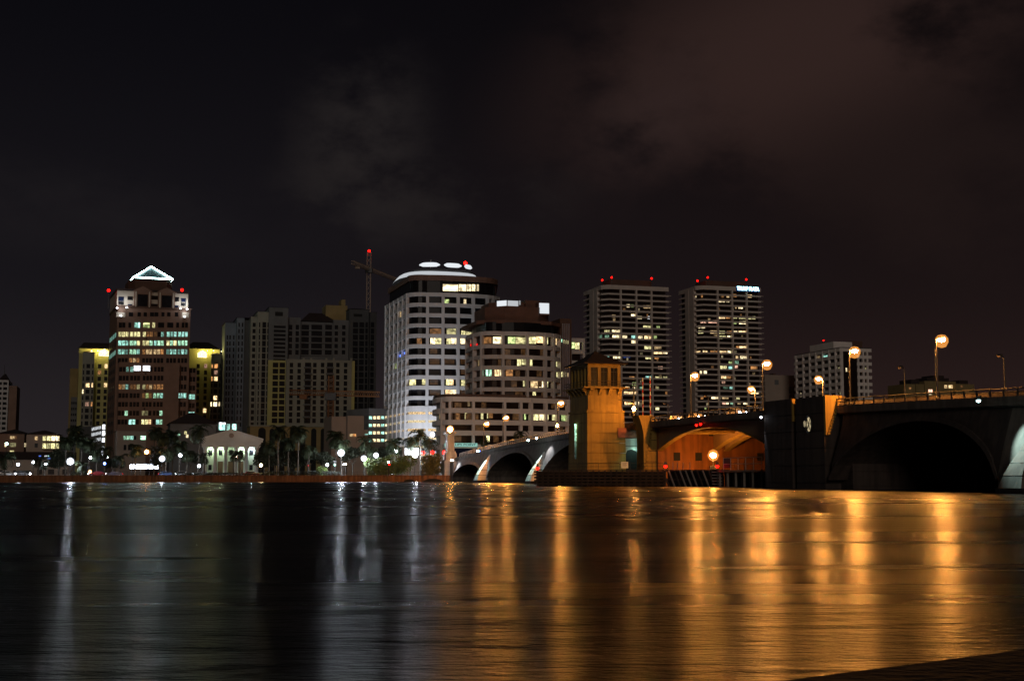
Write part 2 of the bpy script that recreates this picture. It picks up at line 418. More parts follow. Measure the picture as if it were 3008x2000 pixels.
# ---------------------------------------------------------------- far bank: ground, road, promenade, seawall
bank = bw(BANK, 0)
def bank_obj(mb, name, m, kind='structure'):
    o = mb.build(name, m); o.location = (bank.x, bank.y, 0); o.rotation_euler = (0, 0, TH); return tag(o, kind=kind)
bank_obj(MB().box(-1400, 1.0, -3, 1600, 9000, GZ), 'ground', M['ground'])
bank_obj(MB().add([(-1400, 8, GZ+.004), (1600, 8, GZ+.004), (1600, 17, GZ+.004), (-1400, 17, GZ+.004)], [(0, 1, 2, 3)]), 'road', M['asphalt'])
bank_obj(MB().box(-1400, 1.2, GZ-.3, -12, 7.6, GZ+.13), 'promenade_pavement', M['pave'])
bank_obj(MB().box(-1400, 17.2, GZ-.3, -12, 20, GZ+.13), 'pavement', M['pave'])
sw = MB().box(-1400, 0, -2, 1600, .98, GZ+.05)
sw.box(-1400, -.18, GZ+.05, 1600, 1.15, GZ+.30)
for k in range(-60, 20): sw.box(k*4-.25, -.12, -1, k*4+.25, -.002, GZ+.048)
o = sw.build('seawall', M['seawall']); o.location = (bank.x, bank.y, 0); o.rotation_euler = (0, 0, TH)
tag(o, 'long low brown concrete seawall between the water and the waterfront road', 'seawall')
def arch_hole(px, wpx, hpx):
    p0 = at(px, 1411, 365); w = wpx * 372 / F
    h = hpx * 372 / F
    return w, h
swl = o
dr = MB()
for px, w, h in ((1202, 3.4, .75), (1272, 6.0, .9), (1385, 10.5, .95)):
    r = ray(px, 1405); q = Vector((r.x, r.y)); n = Vector((-q.y, q.x)); s = -(bank.xy - PV*0).dot(n) / PV.dot(n)
    ring0 = [(s + w/2*cos(pi*i/10), -.20, -.2 + (h+.2)*sin(pi*i/10)) for i in range(11)]
    MB().loft([ring0, [(x, y + .15, z) for x, y, z in ring0]]).build('drain_opening', M['dark'], swl)
rl = MB()
for k in range(0, 150):
    x = -210 + k * 1.6; rl.tube((x, .9, GZ+.3), (x, .9, GZ+1.35), .035, n=5)
for z in (.75, 1.3): rl.tube((-210, .9, GZ+z), (30, .9, GZ+z), .035, n=5)
o = rl.build('promenade_railing', M['steel']); o.location = (bank.x, bank.y, 0); o.rotation_euler = (0, 0, TH)
tag(o, 'thin dark metal railing along the top of the far seawall', 'railing')
# near bank under the camera
pa, pb = [(ray(*q_) * ((.9 - H) / ray(*q_).z)).xy for q_ in ((2285, 2000), (3008, 1907))]; dd = (pb - pa).normalized(); nn = Vector((dd.y, -dd.x))
q0, q1 = pa - dd * 40, pa + dd * 60
o = MB().prism([tuple(q0), tuple(q0 + nn*30), tuple(q1 + nn*30), tuple(q1)][::-1], -1.5, .9).build('near_bulkhead', mat('dark bulkhead concrete', (.018, .018, .017), .9, .3, 1.2, bump=.4))  # nearly black, mottled concrete
tag(o, 'dark concrete bulkhead edge crossing the bottom right corner', 'bulkhead')

# ---------------------------------------------------------------- bridge
br = empty('bridge', (C0.x, C0.y, 0), BROT, 'long concrete arch bridge with a lit bascule opening span crossing the water', 'bridge')
W = 27.0
def sweep(ts, prof):                                 # prof(t) -> ring of (u, z)
    return MB().loft([[(t, u, z) for u, z in prof(t)] for t in ts])
TS = [-185 + 5 * i for i in range(64)]               # -185 .. 130
sweep(TS, lambda t: [(-.35, zdeck(t)-.9), (W+.35, zdeck(t)-.9), (W+.35, zdeck(t)), (-.35, zdeck(t))]).build('deck', M['bridge'], br)
sweep(TS, lambda t: [(3, zdeck(t)+.004), (W-3, zdeck(t)+.004), (W-3, zdeck(t)+.006), (3, zdeck(t)+.006)]).build('roadway', M['asphalt'], br)
for u0, u1, ts in ((2.3, 2.6, TS[:33]), (2.3, 2.6, TS[42:]), (W-2.6, W-2.3, TS)):
    sweep(ts, lambda t: [(u0, zdeck(t)+.002), (u1, zdeck(t)+.002), (u1, zdeck(t)+1.0), (u0, zdeck(t)+1.0)]).build('barrier', M['bridge'], br)
for u0, u1 in ((-.62, -.352), (W+.352, W+.62)):
    sweep(TS, lambda t: [(u0, zdeck(t)-.75), (u1, zdeck(t)-.75), (u1, zdeck(t)+.28), (u0, zdeck(t)+.28)]).build('cornice', M['bridge'], br)
for a_, b_, st in ((-160, -43, 1.6), (-21.2, 21.2, 2.0), (43.2, 128, 2.35)):
    for u in (-.48, W+.48):
        mb = MB(); n = int((b_ - a_) / st)
        for i in range(n + 1):
            t = a_ + (b_ - a_) * i / n; mb.box(t-.09, u-.07, zdeck(t)+.25, t+.09, u+.07, zrail(t))
        for i in range(n):
            t0 = a_ + (b_-a_)*i/n; t1 = a_ + (b_-a_)*(i+1)/n
            for dz, r in ((0, .075), (-.42, .045)): mb.tube((t0, u, zrail(t0)+dz), (t1, u, zrail(t1)+dz), r, n=5)
        mb.build('railing', M['steel'] if a_ > -100 else M['galv'], br)
def bat(z): return -2.3 * max(0, min(1, (9.5 - z) / 7.0)) - .05
def arch_span(t0, t1, zc, zs):
    m1 = M['darkc'] if t0 > 0 else M['bridge']; m2 = M['darkc'] if t0 > 0 else M['bridge']  # right-hand spans carry the shade in their concrete colour
    n = 28; mb = MB(); ring = MB(); T = [t0 + (t1 - t0) * i / n for i in range(n + 1)]
    def zi(t): q = (2*(t - t0)/(t1 - t0) - 1); return zs + (zc - zs) * sqrt(max(0, 1 - q*q*.995)) ** 1.25
    for i in range(n):
        a_, b_ = T[i], T[i+1]
        for side in (0, 1):
            f = (lambda z: bat(z)) if side == 0 else (lambda z: W - bat(z))
            rows = []
            for t in (a_, b_):
                z0, z1 = zi(t), zdeck(t) - .9
                rows.append([(t, f(z0 + (z1-z0)*k/4), z0 + (z1-z0)*k/4) for k in range(5)])
            for k in range(4): mb.add([rows[0][k], rows[1][k], rows[1][k+1], rows[0][k+1]], [(0, 1, 2, 3)])
        mb.add([(a_, bat(zi(a_)), zi(a_)), (b_, bat(zi(b_)), zi(b_)), (b_, W-bat(zi(b_)), zi(b_)), (a_, W-bat(zi(a_)), zi(a_))], [(0, 1, 2, 3)])
    def sec(t):
        z = zi(t); return [(t, bat(z)-.30, z-.02), (t, bat(z)+.2, z-.02), (t, bat(z+.55)+.2, z+.55), (t, bat(z+.55)-.25, z+.55)]
    ring.loft([sec(t) for t in T])
    o = mb.build('arch_span', m1, br); ring.build('arch_ring', m2, o)
def pier(t, w, zt):
    MB().loft([[(t-w, u0, z), (t+w, u0, z), (t+w, W-u0, z), (t-w, W-u0, z)] for z, u0 in ((-2, bat(1)), (2.0, bat(2)), (5, bat(5)), (9.4, bat(9.4)), (zt, bat(zt)))]).build('pier', M['bridge'], br)
def buttress(t, wid, dep, zt, zb=.6):
    mb = MB(); n = 5
    for k in range(n):
        za = zb + (zt - zb) * k / n; zz = zb + (zt - zb) * (k + 1) / n - .11
        fa = max(.05, 1 - (za - zb) / (zt - zb) * .93); fz = max(.05, 1 - (zz - zb) / (zt - zb) * .93)
        mb.loft([[(t - wid*f/2, bat(z)-.05 + .4, z), (t - wid*f/2*.9, bat(z)-dep*f, z), (t + wid*f/2*.9, bat(z)-dep*f, z), (t + wid*f/2, bat(z)+.35, z)] for f, z in ((fa, za), (fz, zz))])
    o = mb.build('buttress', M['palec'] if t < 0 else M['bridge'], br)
    MB().box(t-wid*.52, bat(1)-dep*1.02, -1.5, t+wid*.52, bat(1)+.3, zb-.02).build('footing', M['dark'], o)
    g = MB(); f = .9
    g.loft([[(t - wid*f/2*.8, bat(z)+.3, z), (t - wid*f/2*.6, bat(z)-dep*f*.75, z), (t + wid*f/2*.6, bat(z)-dep*f*.75, z), (t + wid*f/2*.8, bat(z)+.3, z)] for f, z in ((.92, zb), (.06, zt-.3))]).build('core', M['bridge'], o)
def spot(t, u, z, tgt, energy, color, angle=60, name='floodlight', rad=.12, blend=.6):
    s = bpy.data.lights.new('floodlight beam', 'SPOT'); s.energy = energy; s.color = color; s.spot_size = R(angle); s.spot_blend = blend; s.shadow_soft_size = rad
    o = bpy.data.objects.new('floodlight beam', s); col.objects.link(o); o.parent = br; o.location = (t, u, z)
    o.rotation_euler = (Vector(tgt) - Vector((t, u, z))).to_track_quat('-Z', 'Y').to_euler(); return o
def flood(t, u, z, tgt, energy, hue='mercury', angle=60, r=.24, strength=60):
    f = MB().obox(t, u+.12, z-.05, z+.38, .5, .3, 0)
    f.tube((t, u+.1, z+.15), (t, u+1.0, z+.3), .05, n=5)
    o = f.build('floodlight', M['steel'], br)
    MB().lathe([(.02, z-.32), (r*.8, z-.26), (r, z-.08), (r*.9, z-.052), (.02, z-.051)], t, u, 10).build('lamp_lens', glow(hue, strength, True), o)
    spot(t, u, z-.40, tgt, energy, HUES[hue], angle)
SP = [(-160, -129.5, 4.9, 1.2), (-124.5, -84.5, 7.4, 1.1), (-79.5, -45.5, 8.6, 1.0), (44.5, 79.5, 8.6, 1.0), (84.5, 124, 7.4, 1.1)]
for a_, b_, zc, zs in SP: arch_span(a_, b_, zc, zs)
for t in (-127, -82, 82): pier(t, 2.55, zdeck(t)-.905)
MB().box(-186, bat(2), -2, -160.02, W-bat(2), zdeck(-163)-.95).build('abutment', M['bridge'], br)
MB().box(124.02, bat(2), -2, 140, W-bat(2), zdeck(124)-.95).build('abutment', M['bridge'], br)
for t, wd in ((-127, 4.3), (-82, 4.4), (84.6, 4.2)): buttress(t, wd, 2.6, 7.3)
flood(-127.6, -4.2, 8.3, (-126.6, -2.0, 1.5), 5200, 'neon', 62)
flood(-126.2, -4.2, 8.3, (-125.0, -1.5, 3), 300, 'blue', 50, strength=25)
flood(-83.4, -4.4, 10.0, (-82.4, -2.0, 1.5), 4800, 'neon', 60)
flood(-80.2, -3.4, 10.4, (-78.0, -.6, 5), 3600, 'mercury', 70)
flood(79.6, -4.6, 10.2, (85.0, -2.0, 4.5), 9000, 'neon', 64, strength=12)
flood(-158.5, -3.2, 6.2, (-156, -1.2, 3), 2200, 'mercury', 75, r=.42, strength=60)
# bascule leaves
def girder_z(t): return 10.1 - 3.6 * (abs(t) / 21.3) ** 2
for leaf, (ta, tb) in enumerate(((-21.2, -.12), (.12, 21.2))):
    lf = MB(); fl = MB()
    for u in (1.3, 12.4, 14.8, 25.7):
        n = 12; T = [ta + (tb - ta) * i / n for i in range(n + 1)]
        lf.loft([[(t, u-.25, girder_z(t)), (t, u+.25, girder_z(t)), (t, u+.25, zdeck(t)-.902), (t, u-.25, zdeck(t)-.902)] for t in T])
        fl.loft([[(t, u-.55, girder_z(t)-.14), (t, u+.55, girder_z(t)-.14), (t, u+.55, girder_z(t)-.004), (t, u-.55, girder_z(t)-.004)] for t in T])
    o = lf.build('bascule_leaf', mat('girder paint', (.26, .17, .09), .7, .2, .4), br); fl.build('girder_flange', M['bridge2'], o)
    cb = MB()
    for i in range(6):
        t = ta + (tb - ta) * (i + .5) / 6
        for ua, ub in ((1.56, 12.14), (15.06, 25.44)): cb.box(t-.2, ua, max(girder_z(t)+.25, zdeck(t)-2.0), t+.2, ub, zdeck(t)-.905)
    cb.build('floor_beam', M['bridge2'], o)
def redlamp(t, u, z, parent, r=.22, s=8):
    b = MB().box(t-.1, u-.1, z+r*.7, t+.1, u+.1, z+r+.5).build('lamp_bracket', M['steel'], parent)
    MB().lathe([(.02, z-r), (r*.8, z-r*.6), (r, z), (r*.8, z+r*.6), (.02, z+r)], t, u, 10).build('navigation_light', glow('red', s, True), b)
redlamp(-.7, -.9, 10.35, br); redlamp(1.0, -.9, 10.45, br)
# bascule piers
def courses(t0, t1, u0, u1, z0, z1, n, m, name, gap=.12, inset=.14):
    mb = MB()
    for k in range(n):
        a_ = z0 + (z1-z0)*k/n; b_ = z0 + (z1-z0)*(k+1)/n - gap
        mb.box(t0, u0, a_, t1, u1, b_)
    o = mb.build(name, m, br)
    MB().box(t0+inset, u0+inset, z0, t1-inset, u1-inset, z1-gap-.05).build('core', M['darkc'], o); return o
ztl = zdeck(-32) - .9
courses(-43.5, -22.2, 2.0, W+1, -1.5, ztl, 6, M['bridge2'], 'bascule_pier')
wf = MB().box(-22.18, 1.0, -1.5, -21.6, W+1, zdeck(-21.6)-.92).build('pier_wall', M['wallo'], br)
for u in (4.2, 8.6, 21.4): MB().box(-21.62, u, 4.6, -21.50, u+1.3, 6.1).build('pier_window', M['dark'], wf)
MB().box(-21.62, 11.4, 9.2, -21.48, 12.3, 9.8).build('pier_vent', M['dark'], wf)
# flared pylon at the opening
def flare(t0, t1, zt, name='flared_pylon', zb=3.0, top=2.9, left=1.9):
    mb = MB(); n = 14; rings = []
    for k in range(n + 1):
        z = zb + (zt - zb) * k / n; f = k / n; ul = -left - (top - left) * max(0, (f - .62) / .38) ** 1.5; ur = -(left-.15) + (left-.2) * f
        rings.append([(t0, ul, z), (t1, ul, z), (t1, ur, z), (t0, ur, z)])
    mb.loft(rings)
    o = mb.build(name, M['bridge2'], br)
    for k in range(n):
        z = zb + (zt - zb) * (k + .5) / n; ur = -(left-.15) + (left-.2) * (k + .5) / n
        MB().box(t1-.25, ur-.05, z-.16, t1+.22, ur+.32, z+.16).build('step_block', M['bridge2'], o)
    return o
flare(-24.6, -21.3, 12.9)
courses(-24.5, -22.0, -1.9, 1.98, -1.5, zdeck(-23)-1.0, 6, M['bridge2'], 'pier_return')
nw = courses(-36, -33, -2.0, 2.9, -1.5, zdeck(-33)-2.2, 7, M['palec'], 'niche_wall')
dd_ = MB(); dd_.loft([[(x, y, z) for y, z in [(-.75, -1), (1.75, -1), (1.75, 5.8), (1.4, 6.5), (.5, 6.9), (-.4, 6.7), (-.75, 6.0)]] for x in (-33.02, -32.9)]).build('niche_door', M['dark'], nw)
MB().box(-36.2, -2.4, zdeck(-33)-2.2, -32.7, 3.0, zdeck(-33)-.35).build('niche_parapet', mat('red brown panel', (.28, .09, .05), .8), nw)
flood(-31.2, 1.3, zdeck(-33)-2.6, (-32.9, .9, 3), 500, 'cyan', 95, r=.2)
flood(25.9, -2.75, 10.7, (25.75, -2.5, 2), 900, 'mercury', 30, r=.16, strength=14)
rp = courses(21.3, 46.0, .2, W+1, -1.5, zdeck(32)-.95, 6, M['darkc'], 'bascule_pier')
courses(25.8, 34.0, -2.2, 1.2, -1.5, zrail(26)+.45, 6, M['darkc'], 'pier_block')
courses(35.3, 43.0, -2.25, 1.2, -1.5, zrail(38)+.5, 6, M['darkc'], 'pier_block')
MB().box(33.9, -.9, -1.5, 35.4, 1.2, zrail(35)+.1).build('pier_cap', M['darkc'], rp)
flare(43.02, 43.5, zrail(43)+.5, zb=7.4, top=2.28, left=2.25)
flare(34.02, 34.3, zrail(34)+.4, zb=9.6, top=2.2, left=2.15)
oc = MB().loft([[(39.0 + 1.0*cos(2*pi*i/18), y, 9.0 + 1.25*sin(2*pi*i/18)) for i in range(18)] for y in (-2.45, -2.2)]).build('oculus', M['steel'], br)
MB().loft([[(39.35 + .5*cos(2*pi*i/18), y, 9.0 + 1.0*sin(2*pi*i/18)) for i in range(18)] for y in (-2.51, -2.455)]).build('oculus_pane', glow('pale', .32), oc)
x_ = MB(); x_.tube((38.95, -2.55, 8.2), (39.75, -2.55, 9.8), .05, n=5); x_.tube((39.75, -2.55, 8.2), (38.95, -2.55, 9.8), .05, n=5); x_.build('oculus_bar', M['steel'], oc)
MB().loft([[(38.2 + .3*cos(2*pi*i/12), y, 9.1 + .45*sin(2*pi*i/12)) for i in range(12)] for y in (-2.51, -2.455)]).build('oculus_pane', glow('pale', .14), oc)

# ---------------------------------------------------------------- control tower on the bridge
q = bw(0, 0)
ct = empty('control_tower', (C0.x, C0.y, 0), BROT, 'orange lit square bridge tender tower with glazed cab and dark pyramid roof', 'control tower')
T0, T1, U0, U1 = -43.4, -33.0, -8.6, -1.0
mb = MB(); n = 8; z0, z1 = -1.5, 13.9
for k in range(n):
    a_ = z0 + (z1-z0)*k/n; b_ = z0 + (z1-z0)*(k+1)/n - .13
    f = lambda z: (1 - (z - z0)/(z1 - z0)) * .55
    mb.loft([[(T0-f(z), U0-f(z)*.2, z), (T1+f(z)*.2, U0-f(z)*.2, z), (T1+f(z)*.2, U1+f(z), z), (T0-f(z), U1+f(z), z)] for z in (a_, b_)])
mb.box(T0+.15, U0+.15, z0, T1-.15, U1-.15, z1)
mb.build('tower_base', M['bridge2'], ct)
MB().box(T0-.12, U0-.12, 13.88, T1+.12, U1+.12, 14.35).build('string_course', M['bridge2'], ct)
MB().box(T0+.25, U0+.25, 14.3, T1-.25, U1-.35, 18.5).build('tower_shaft', M['bridge2'], ct)
MB().box(T0-.95, U0-.95, 18.52, T1+.95, U1+.75, 18.82).build('gallery', M['bridge2'], ct)
def corbel(t, u, dt, du):
    prof = [(0, 17.2), (.25, 17.2), (.45, 17.75), (1.0, 18.2), (1.05, 18.5), (0, 18.5)]
    mb = MB(); w = .32
    P = lambda s, z, o: (t + dt*s + du*o, u + du*s + dt*o, z)
    mb.loft([[P(s, z, o) for s, z in prof] for o in (-w, w)]); mb.build('corbel', M['bridge2'], ct)
for k in range(4): corbel(T1-.27, U0+.75 + k*1.95, 1, 0)
for k in range(5): corbel(T0+1.0 + k*2.1, U0+.27, 0, -1)
rl = MB(); ga = [(T0-.8, U0-.8), (T1+.8, U0-.8), (T1+.8, U1+.6), (T0-.8, U1+.6)]
for i in range(4):
    p, r_ = ga[i], ga[(i+1) % 4]; nseg = 7
    for k in range(nseg):
        x, y = p[0]+(r_[0]-p[0])*k/nseg, p[1]+(r_[1]-p[1])*k/nseg; rl.tube((x, y, 18.82), (x, y, 19.9), .03, n=5)
    for z in (19.35, 19.9): rl.tube((*p, z), (*r_, z), .045, n=5)
rl.build('gallery_railing', M['steel'], ct)
c0, c1, d0, d1 = T0+.3, T1-.35, U0+.3, U1-.55
cab = MB().box(c0+.3, d0+.3, 18.82, c1-.3, d1-.3, 23.0)
cab.build('cab_glazing', M['glass'], ct)
fr = MB()
fr.box(c0, d0, 22.6, c1, d1, 23.4); fr.box(c0, d0, 18.82, c1, d1, 19.05)
for k in range(4):
    u = d0 + (d1 - d0 - .62) * k / 3
    for ta in (c0, c1-.4): fr.box(ta, u, 19.05, ta+.4, u+.62, 22.6)
for k in range(1, 5):
    t = c0 + (c1 - c0 - .5) * k / 5
    for ua in (d0, d1-.4): fr.box(t, ua, 19.05, t+.5, ua+.4, 22.6)
fr.build('cab_frame', M['bridge2'], ct)
gb = MB()
for k in range(3):
    u = d0 + (d1 - d0 - .62) * k / 3 + .62; wu = (d1-d0-.62)/3 - .62
    gb.box(c1-.28, u+.02, 21.75, c1-.18, u+wu-.02, 21.85); gb.box(c1-.28, u+wu/2-.04, 19.06, c1-.18, u+wu/2+.04, 22.58)
gb.build('glazing_bar', M['steel'], ct)
mb = MB(); e = 1.15; mx, my = (c0+c1)/2, (d0+d1)/2
rings = []
for f, z in ((1.0, 23.3), (1.0, 23.42), (.72, 24.05), (.40, 24.95), (.14, 25.75), (.01, 26.3)):
    rings.append([(mx + (s*(c1-c0)/2 + s*e)*f, my + (q_*(d1-d0)/2 + q_*e)*f, z) for s, q_ in ((-1, -1), (1, -1), (1, 1), (-1, 1))])
mb.loft(rings); rf = mb.build('roof', M['rooft'], ct)
MB().tube((mx, my, 26.2), (mx, my, 27.6), .09, .02, 6).build('finial', M['steel'], rf)
for k, (z, s) in enumerate(((11.9, 1.3), (10.75, .75), (9.6, .5), (8.45, .16), (7.3, .06), (6.2, .03))):
    w_ = MB().box(-39.3, U0-.34, z-1.05, -38.7, U0-.16, z).build('stair_window', glow('green', s), ct)
for uu, zz, hh in ((-6.9, 20.2, 'teal'), (-4.2, 20.0, 'white'), (-1.95, 20.35, 'cyan')):
    pass

# ---------------------------------------------------------------- entry pylon at the far bridge end
def bsite(name, label, cat, group=None): return empty(name, (C0.x, C0.y, 0), BROT, label, cat, group)
ep = bsite('entry_pylon', 'tall fluted cream pylon with a lamp on top at the far bridge end', 'pylon')
pt0, pu0 = -166.5, -1.6
mb = MB()
for k in range(5): mb.box(pt0-2.6, pu0-2.4, 1.0+k*1.05, pt0+2.6, pu0+1.6, 1.0+k*1.05+.97)
mb.box(pt0-2.45, pu0-2.25, .5, pt0+2.45, pu0+1.45, 6.1); mb.build('pedestal', M['palec'], ep)
MB().loft([[(pt0-1.6*f, pu0-1.6*f, z), (pt0+1.6*f, pu0-1.6*f, z), (pt0+1.6*f, pu0+1.4*f, z), (pt0-1.6*f, pu0+1.4*f, z)] for f, z in ((1.05, 6.1), (1.05, 7.8), (.86, 8.6), (.86, 8.8))]).build('plinth', M['palec'], ep)
mb = MB().box(pt0-1.1, pu0-1.1, 8.7, pt0+1.1, pu0+.9, 13.6)
for k in range(5):
    mb.box(pt0+1.1, pu0-1.0+k*.40, 8.9, pt0+1.22, pu0-1.0+k*.40+.2, 13.4)
    mb.box(pt0-1.05+k*.44, pu0-1.22, 8.9, pt0-1.05+k*.44+.22, pu0-1.1, 13.4)
mb.build('shaft', M['palec'], ep)
MB().loft([[(pt0-f, pu0-f-.1, z), (pt0+f, pu0-f-.1, z), (pt0+f, pu0+f-.1, z), (pt0-f, pu0+f-.1, z)] for f, z in ((1.15, 13.6), (1.45, 13.8), (1.6, 14.1), (1.6, 14.3))]).build('capital', M['palec'], ep)
MB().lathe([(.25, 14.3), (.2, 14.5), (.62, 14.75), (.72, 15.2), (.5, 15.7), (.05, 15.85)], pt0, pu0-.1, 14).build('lamp_globe', glow('sodium', 330, True), ep); MB().lathe([(.3, 14.31), (1.0, 14.6), (1.2, 15.2), (.9, 15.9), (.05, 16.3)], pt0, pu0-.1, 16).build('lamp_halo', halo('sodium', .34), ep, True)

# ---------------------------------------------------------------- street lamps on the bridge
def bridge_lamp(px, u, head, lit, label, height=7.7, arm=.85, power=1550, r=.44):
    t = bt(px, u); zd = zdeck(t)
    o = bsite('street_lamp', label, 'street lamp', 'street lamps on the bridge')
    s = 1 if head > 0 else -1; y1 = u + s * arm
    p = MB().tube((t, u, zd), (t, u, zd+height), .15, .09, 8); p.lathe([(.28, zd), (.28, zd+.5), (.16, zd+.7)], t, u, 8); p.build('pole', M['steel'], o)
    a_ = MB().tube((t, u, zd+height-.1), (t, y1, zd+height+.18), .06, n=6).build('arm', M['steel'], o)
    hd = MB().loft([[(t + a*ww*.5, y1 + b*ll - s*.1, zd+height+zz) for a, b in ((-1, -1), (1, -1), (1, 1), (-1, 1))] for ww, ll, zz in ((.55, .42, .1), (.5, .38, .28), (.2, .15, .36))]).build('lamp_head', M['steel'], o)
    if lit: MB().lathe([(.02, zd+height-.75*r), (.75*r, zd+height-.45*r), (r, zd+height-.02), (.9*r, zd+height+.085), (.02, zd+height+.09)], t, y1, 12).build('lamp_globe', glow('sodium', power*1.9, True), hd); MB().lathe([(.02, zd+height-1.05), (.5, zd+height-.92), (.80, zd+height-.35), (.78, zd+height+.1), (.45, zd+height+.5), (.02, zd+height+.6)], t, y1, 16).build('lamp_halo', halo('sodium', .38), hd, True)
    else: MB().lathe([(.02, zd+height-.2), (.25, zd+height-.1), (.28, zd+height+.085), (.02, zd+height+.09)], t, y1, 8).build('lamp_globe', M['tan'], hd)
for px, lab in ((1421, 'lit orange street lamp nearest the entry pylon, second light from the far bridge end'),
                (1478, 'lit orange street lamp over the second arch, in front of the stepped office block'),
                (1638, 'lit orange street lamp just left of the bridge control tower'),
                (2030, 'lit orange street lamp above the middle of the opening span'),
                (2242, 'tall lit orange street lamp at the left corner of the right bascule pier'),
                (2500, 'lit orange street lamp just right of the flared pylon, before the white grid office block'),
                (2757, 'largest lit orange street lamp above the big dark arch')):
    bridge_lamp(px, .35, 1, True, lab)
for px, lab in ((2220, 'lit orange lamp facing left on the far side of the opening span'),
                (2420, 'lit orange lamp facing left in front of the white grid office block')):
    bridge_lamp(px, W-.35, -1, True, lab)
for px, u, hd, lab in ((1368, W-.35, 1, 'unlit lamp post between entry pylon and first lit bridge lamp'),
                       (1554, W-.35, 1, 'unlit lamp post in front of the lower office terraces'),
                       (2082, W-.35, -1, 'unlit lamp post before the right twin tower, above the opening span'),
                       (1963, W-.35, -1, 'unlit lamp post before the left twin tower, right of the striped gate arms'),
                       (2662, W-.35, -1, 'unlit lamp post in front of the distant low apartment blocks'),
                       (2957, W-.35, -1, 'unlit lamp post at the right edge of the frame')):
    bridge_lamp(px, u, hd, False, lab)
# low globe light, signal mast and barrier gate arms
t = bt(1637, .2); zd = zdeck(t)
o = bsite('post_lantern', 'small low orange lantern on the bridge walkway left of the control tower', 'lantern')
MB().tube((t, .2, zd), (t, .2, zd+2.2), .07, n=6).build('post', M['steel'], o)
MB().lathe([(.05, zd+2.2), (.26, zd+2.35), (.3, zd+2.6), (.15, zd+2.9), (.03, zd+2.95)], t, .2, 10).build('lamp_globe', glow('sodium', 130, True), o)
t = -30.0; zd = zdeck(t); u_ = -.2
o = bsite('signal_mast', 'dark signal mast with a side arm and bright orange lamp beside the control tower', 'signal mast')
MB().tube((t, u_, zd), (t, u_, zd+8.2), .2, .13, 8).build('mast', M['steel'], o)
MB().tube((t, u_, zd+4.2), (t, u_-3.2, zd+4.9), .12, .07, 6).build('side_arm', M['steel'], o)
hd = MB().box(t-.2, u_-.32, zd+2.5, t+.2, u_+.1, zd+3.7).build('signal_head', M['steel'], o)
MB().lathe([(.03, zd+2.85), (.26, zd+2.95), (.33, zd+3.2), (.2, zd+3.5), (.03, zd+3.6)], t+.35, u_-.15, 10).build('lamp_globe', glow('sodium', 700, True), hd)
for px, lab in ((1889, 'raised red and white barrier gate arm nearer the control tower'), (1911, 'raised red and white barrier gate arm farther from the control tower')):
    u = 7.0; t = bt(px, u); zd = zdeck(t)
    o = bsite('barrier_gate', lab, 'barrier gate', 'raised gate arms on the bridge')
    MB().box(t-.35, u-.3, zd, t+.35, u+.3, zd+1.3).build('gate_housing', M['paint'], o)
    mb = MB()
    for k in range(12): mb.box(t-.09, u-.09, zd+1.3+k*.75, t+.09, u+.09, zd+1.3+k*.75+.75, k % 2)
    mb.build('gate_arm', [M['redpaint'], M['paint']], o)

# ---------------------------------------------------------------- fenders, dock and channel lights
def wline(p, q, n): return [(p[0]+(q[0]-p[0])*i/n, p[1]+(q[1]-p[1])*i/n) for i in range(n+1)]
def pl(px, Y): p = at(px, 1420, Y); return (p.x, p.y)
fe = empty('timber_fender', (*pl(1578, 238), 0), 0, 'long dark timber fender of piles and wales in front of the control tower', 'fender')
P0, P1 = pl(1578, 238), pl(1952, 226)
L0 = (0, 0); L1 = (P1[0]-P0[0], P1[1]-P0[1])
for x, y in wline(L0, L1, 22): MB().tube((x, y, -2), (x, y, 2.75), .19, .17, 8).build('pile', M['timber'], fe)
yaw = atan2(L1[1], L1[0]); ln = sqrt(L1[0]**2 + L1[1]**2)
for k, z in enumerate((.35, .95, 1.5, 2.05, 2.5)):
    MB().obox(L1[0]/2 + .33*sin(yaw), L1[1]/2 - .33*cos(yaw), z-.16, z+.16, ln+.8, .3, yaw).build('wale', M['timber'], fe)
MB().obox(L1[0]/2 - .9*sin(yaw), L1[1]/2 + .9*cos(yaw), 2.78, 2.92, ln, 2.0, yaw).build('walkway', M['timber'], fe)
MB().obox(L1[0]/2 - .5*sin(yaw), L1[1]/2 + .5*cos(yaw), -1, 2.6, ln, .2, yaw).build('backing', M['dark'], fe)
rl = MB()
for x, y in wline(L0, L1, 12): rl.tube((x, y+1.6, 2.9), (x, y+1.6, 4.0), .03, n=5)
for z in (3.45, 4.0): rl.tube((L0[0], L0[1]+1.6, z), (L1[0], L1[1]+1.6, z), .03, n=5)
rl.build('railing', M['steel'], fe)
nb = at(1835, 1377, 228); o = empty('notice_board', (nb.x, nb.y, 2.9), R(8), 'square white notice board on the dark fender beside the control tower', 'notice board')
MB().box(-.62, -.04, .25, .62, .04, 1.35).build('board', M['paint'], o)
for x in (-.45, .45): MB().tube((x, .06, 0), (x, .06, 1.3), .04, n=5).build('post', M['steel'], o)
mb = MB()
for k in range(4): mb.box(-.42, -.047, 1.12-k*.2, .42-.1*(k % 2), -.041, 1.17-k*.2)
mb.build('lettering', M['steel'], o)
f2 = empty('slanted_fender', (*pl(1952, 226), 0), 0, 'fender of slanted pale piles at the left side of the channel', 'fender')
P0, P1 = pl(1952, 226), pl(2112, 219); L1 = (P1[0]-P0[0], P1[1]-P0[1])
for k, (x, y) in enumerate(wline((.3, 0), (L1[0]-1.2, L1[1]), 8)):
    MB().tube((x+1.0, y-.2, -1.5), (x-.5, y+.3, 2.75), .17, .15, 8).build('pile', M['pale_timber'] if k in (1, 3, 4, 5, 7) else M['timber'], f2)
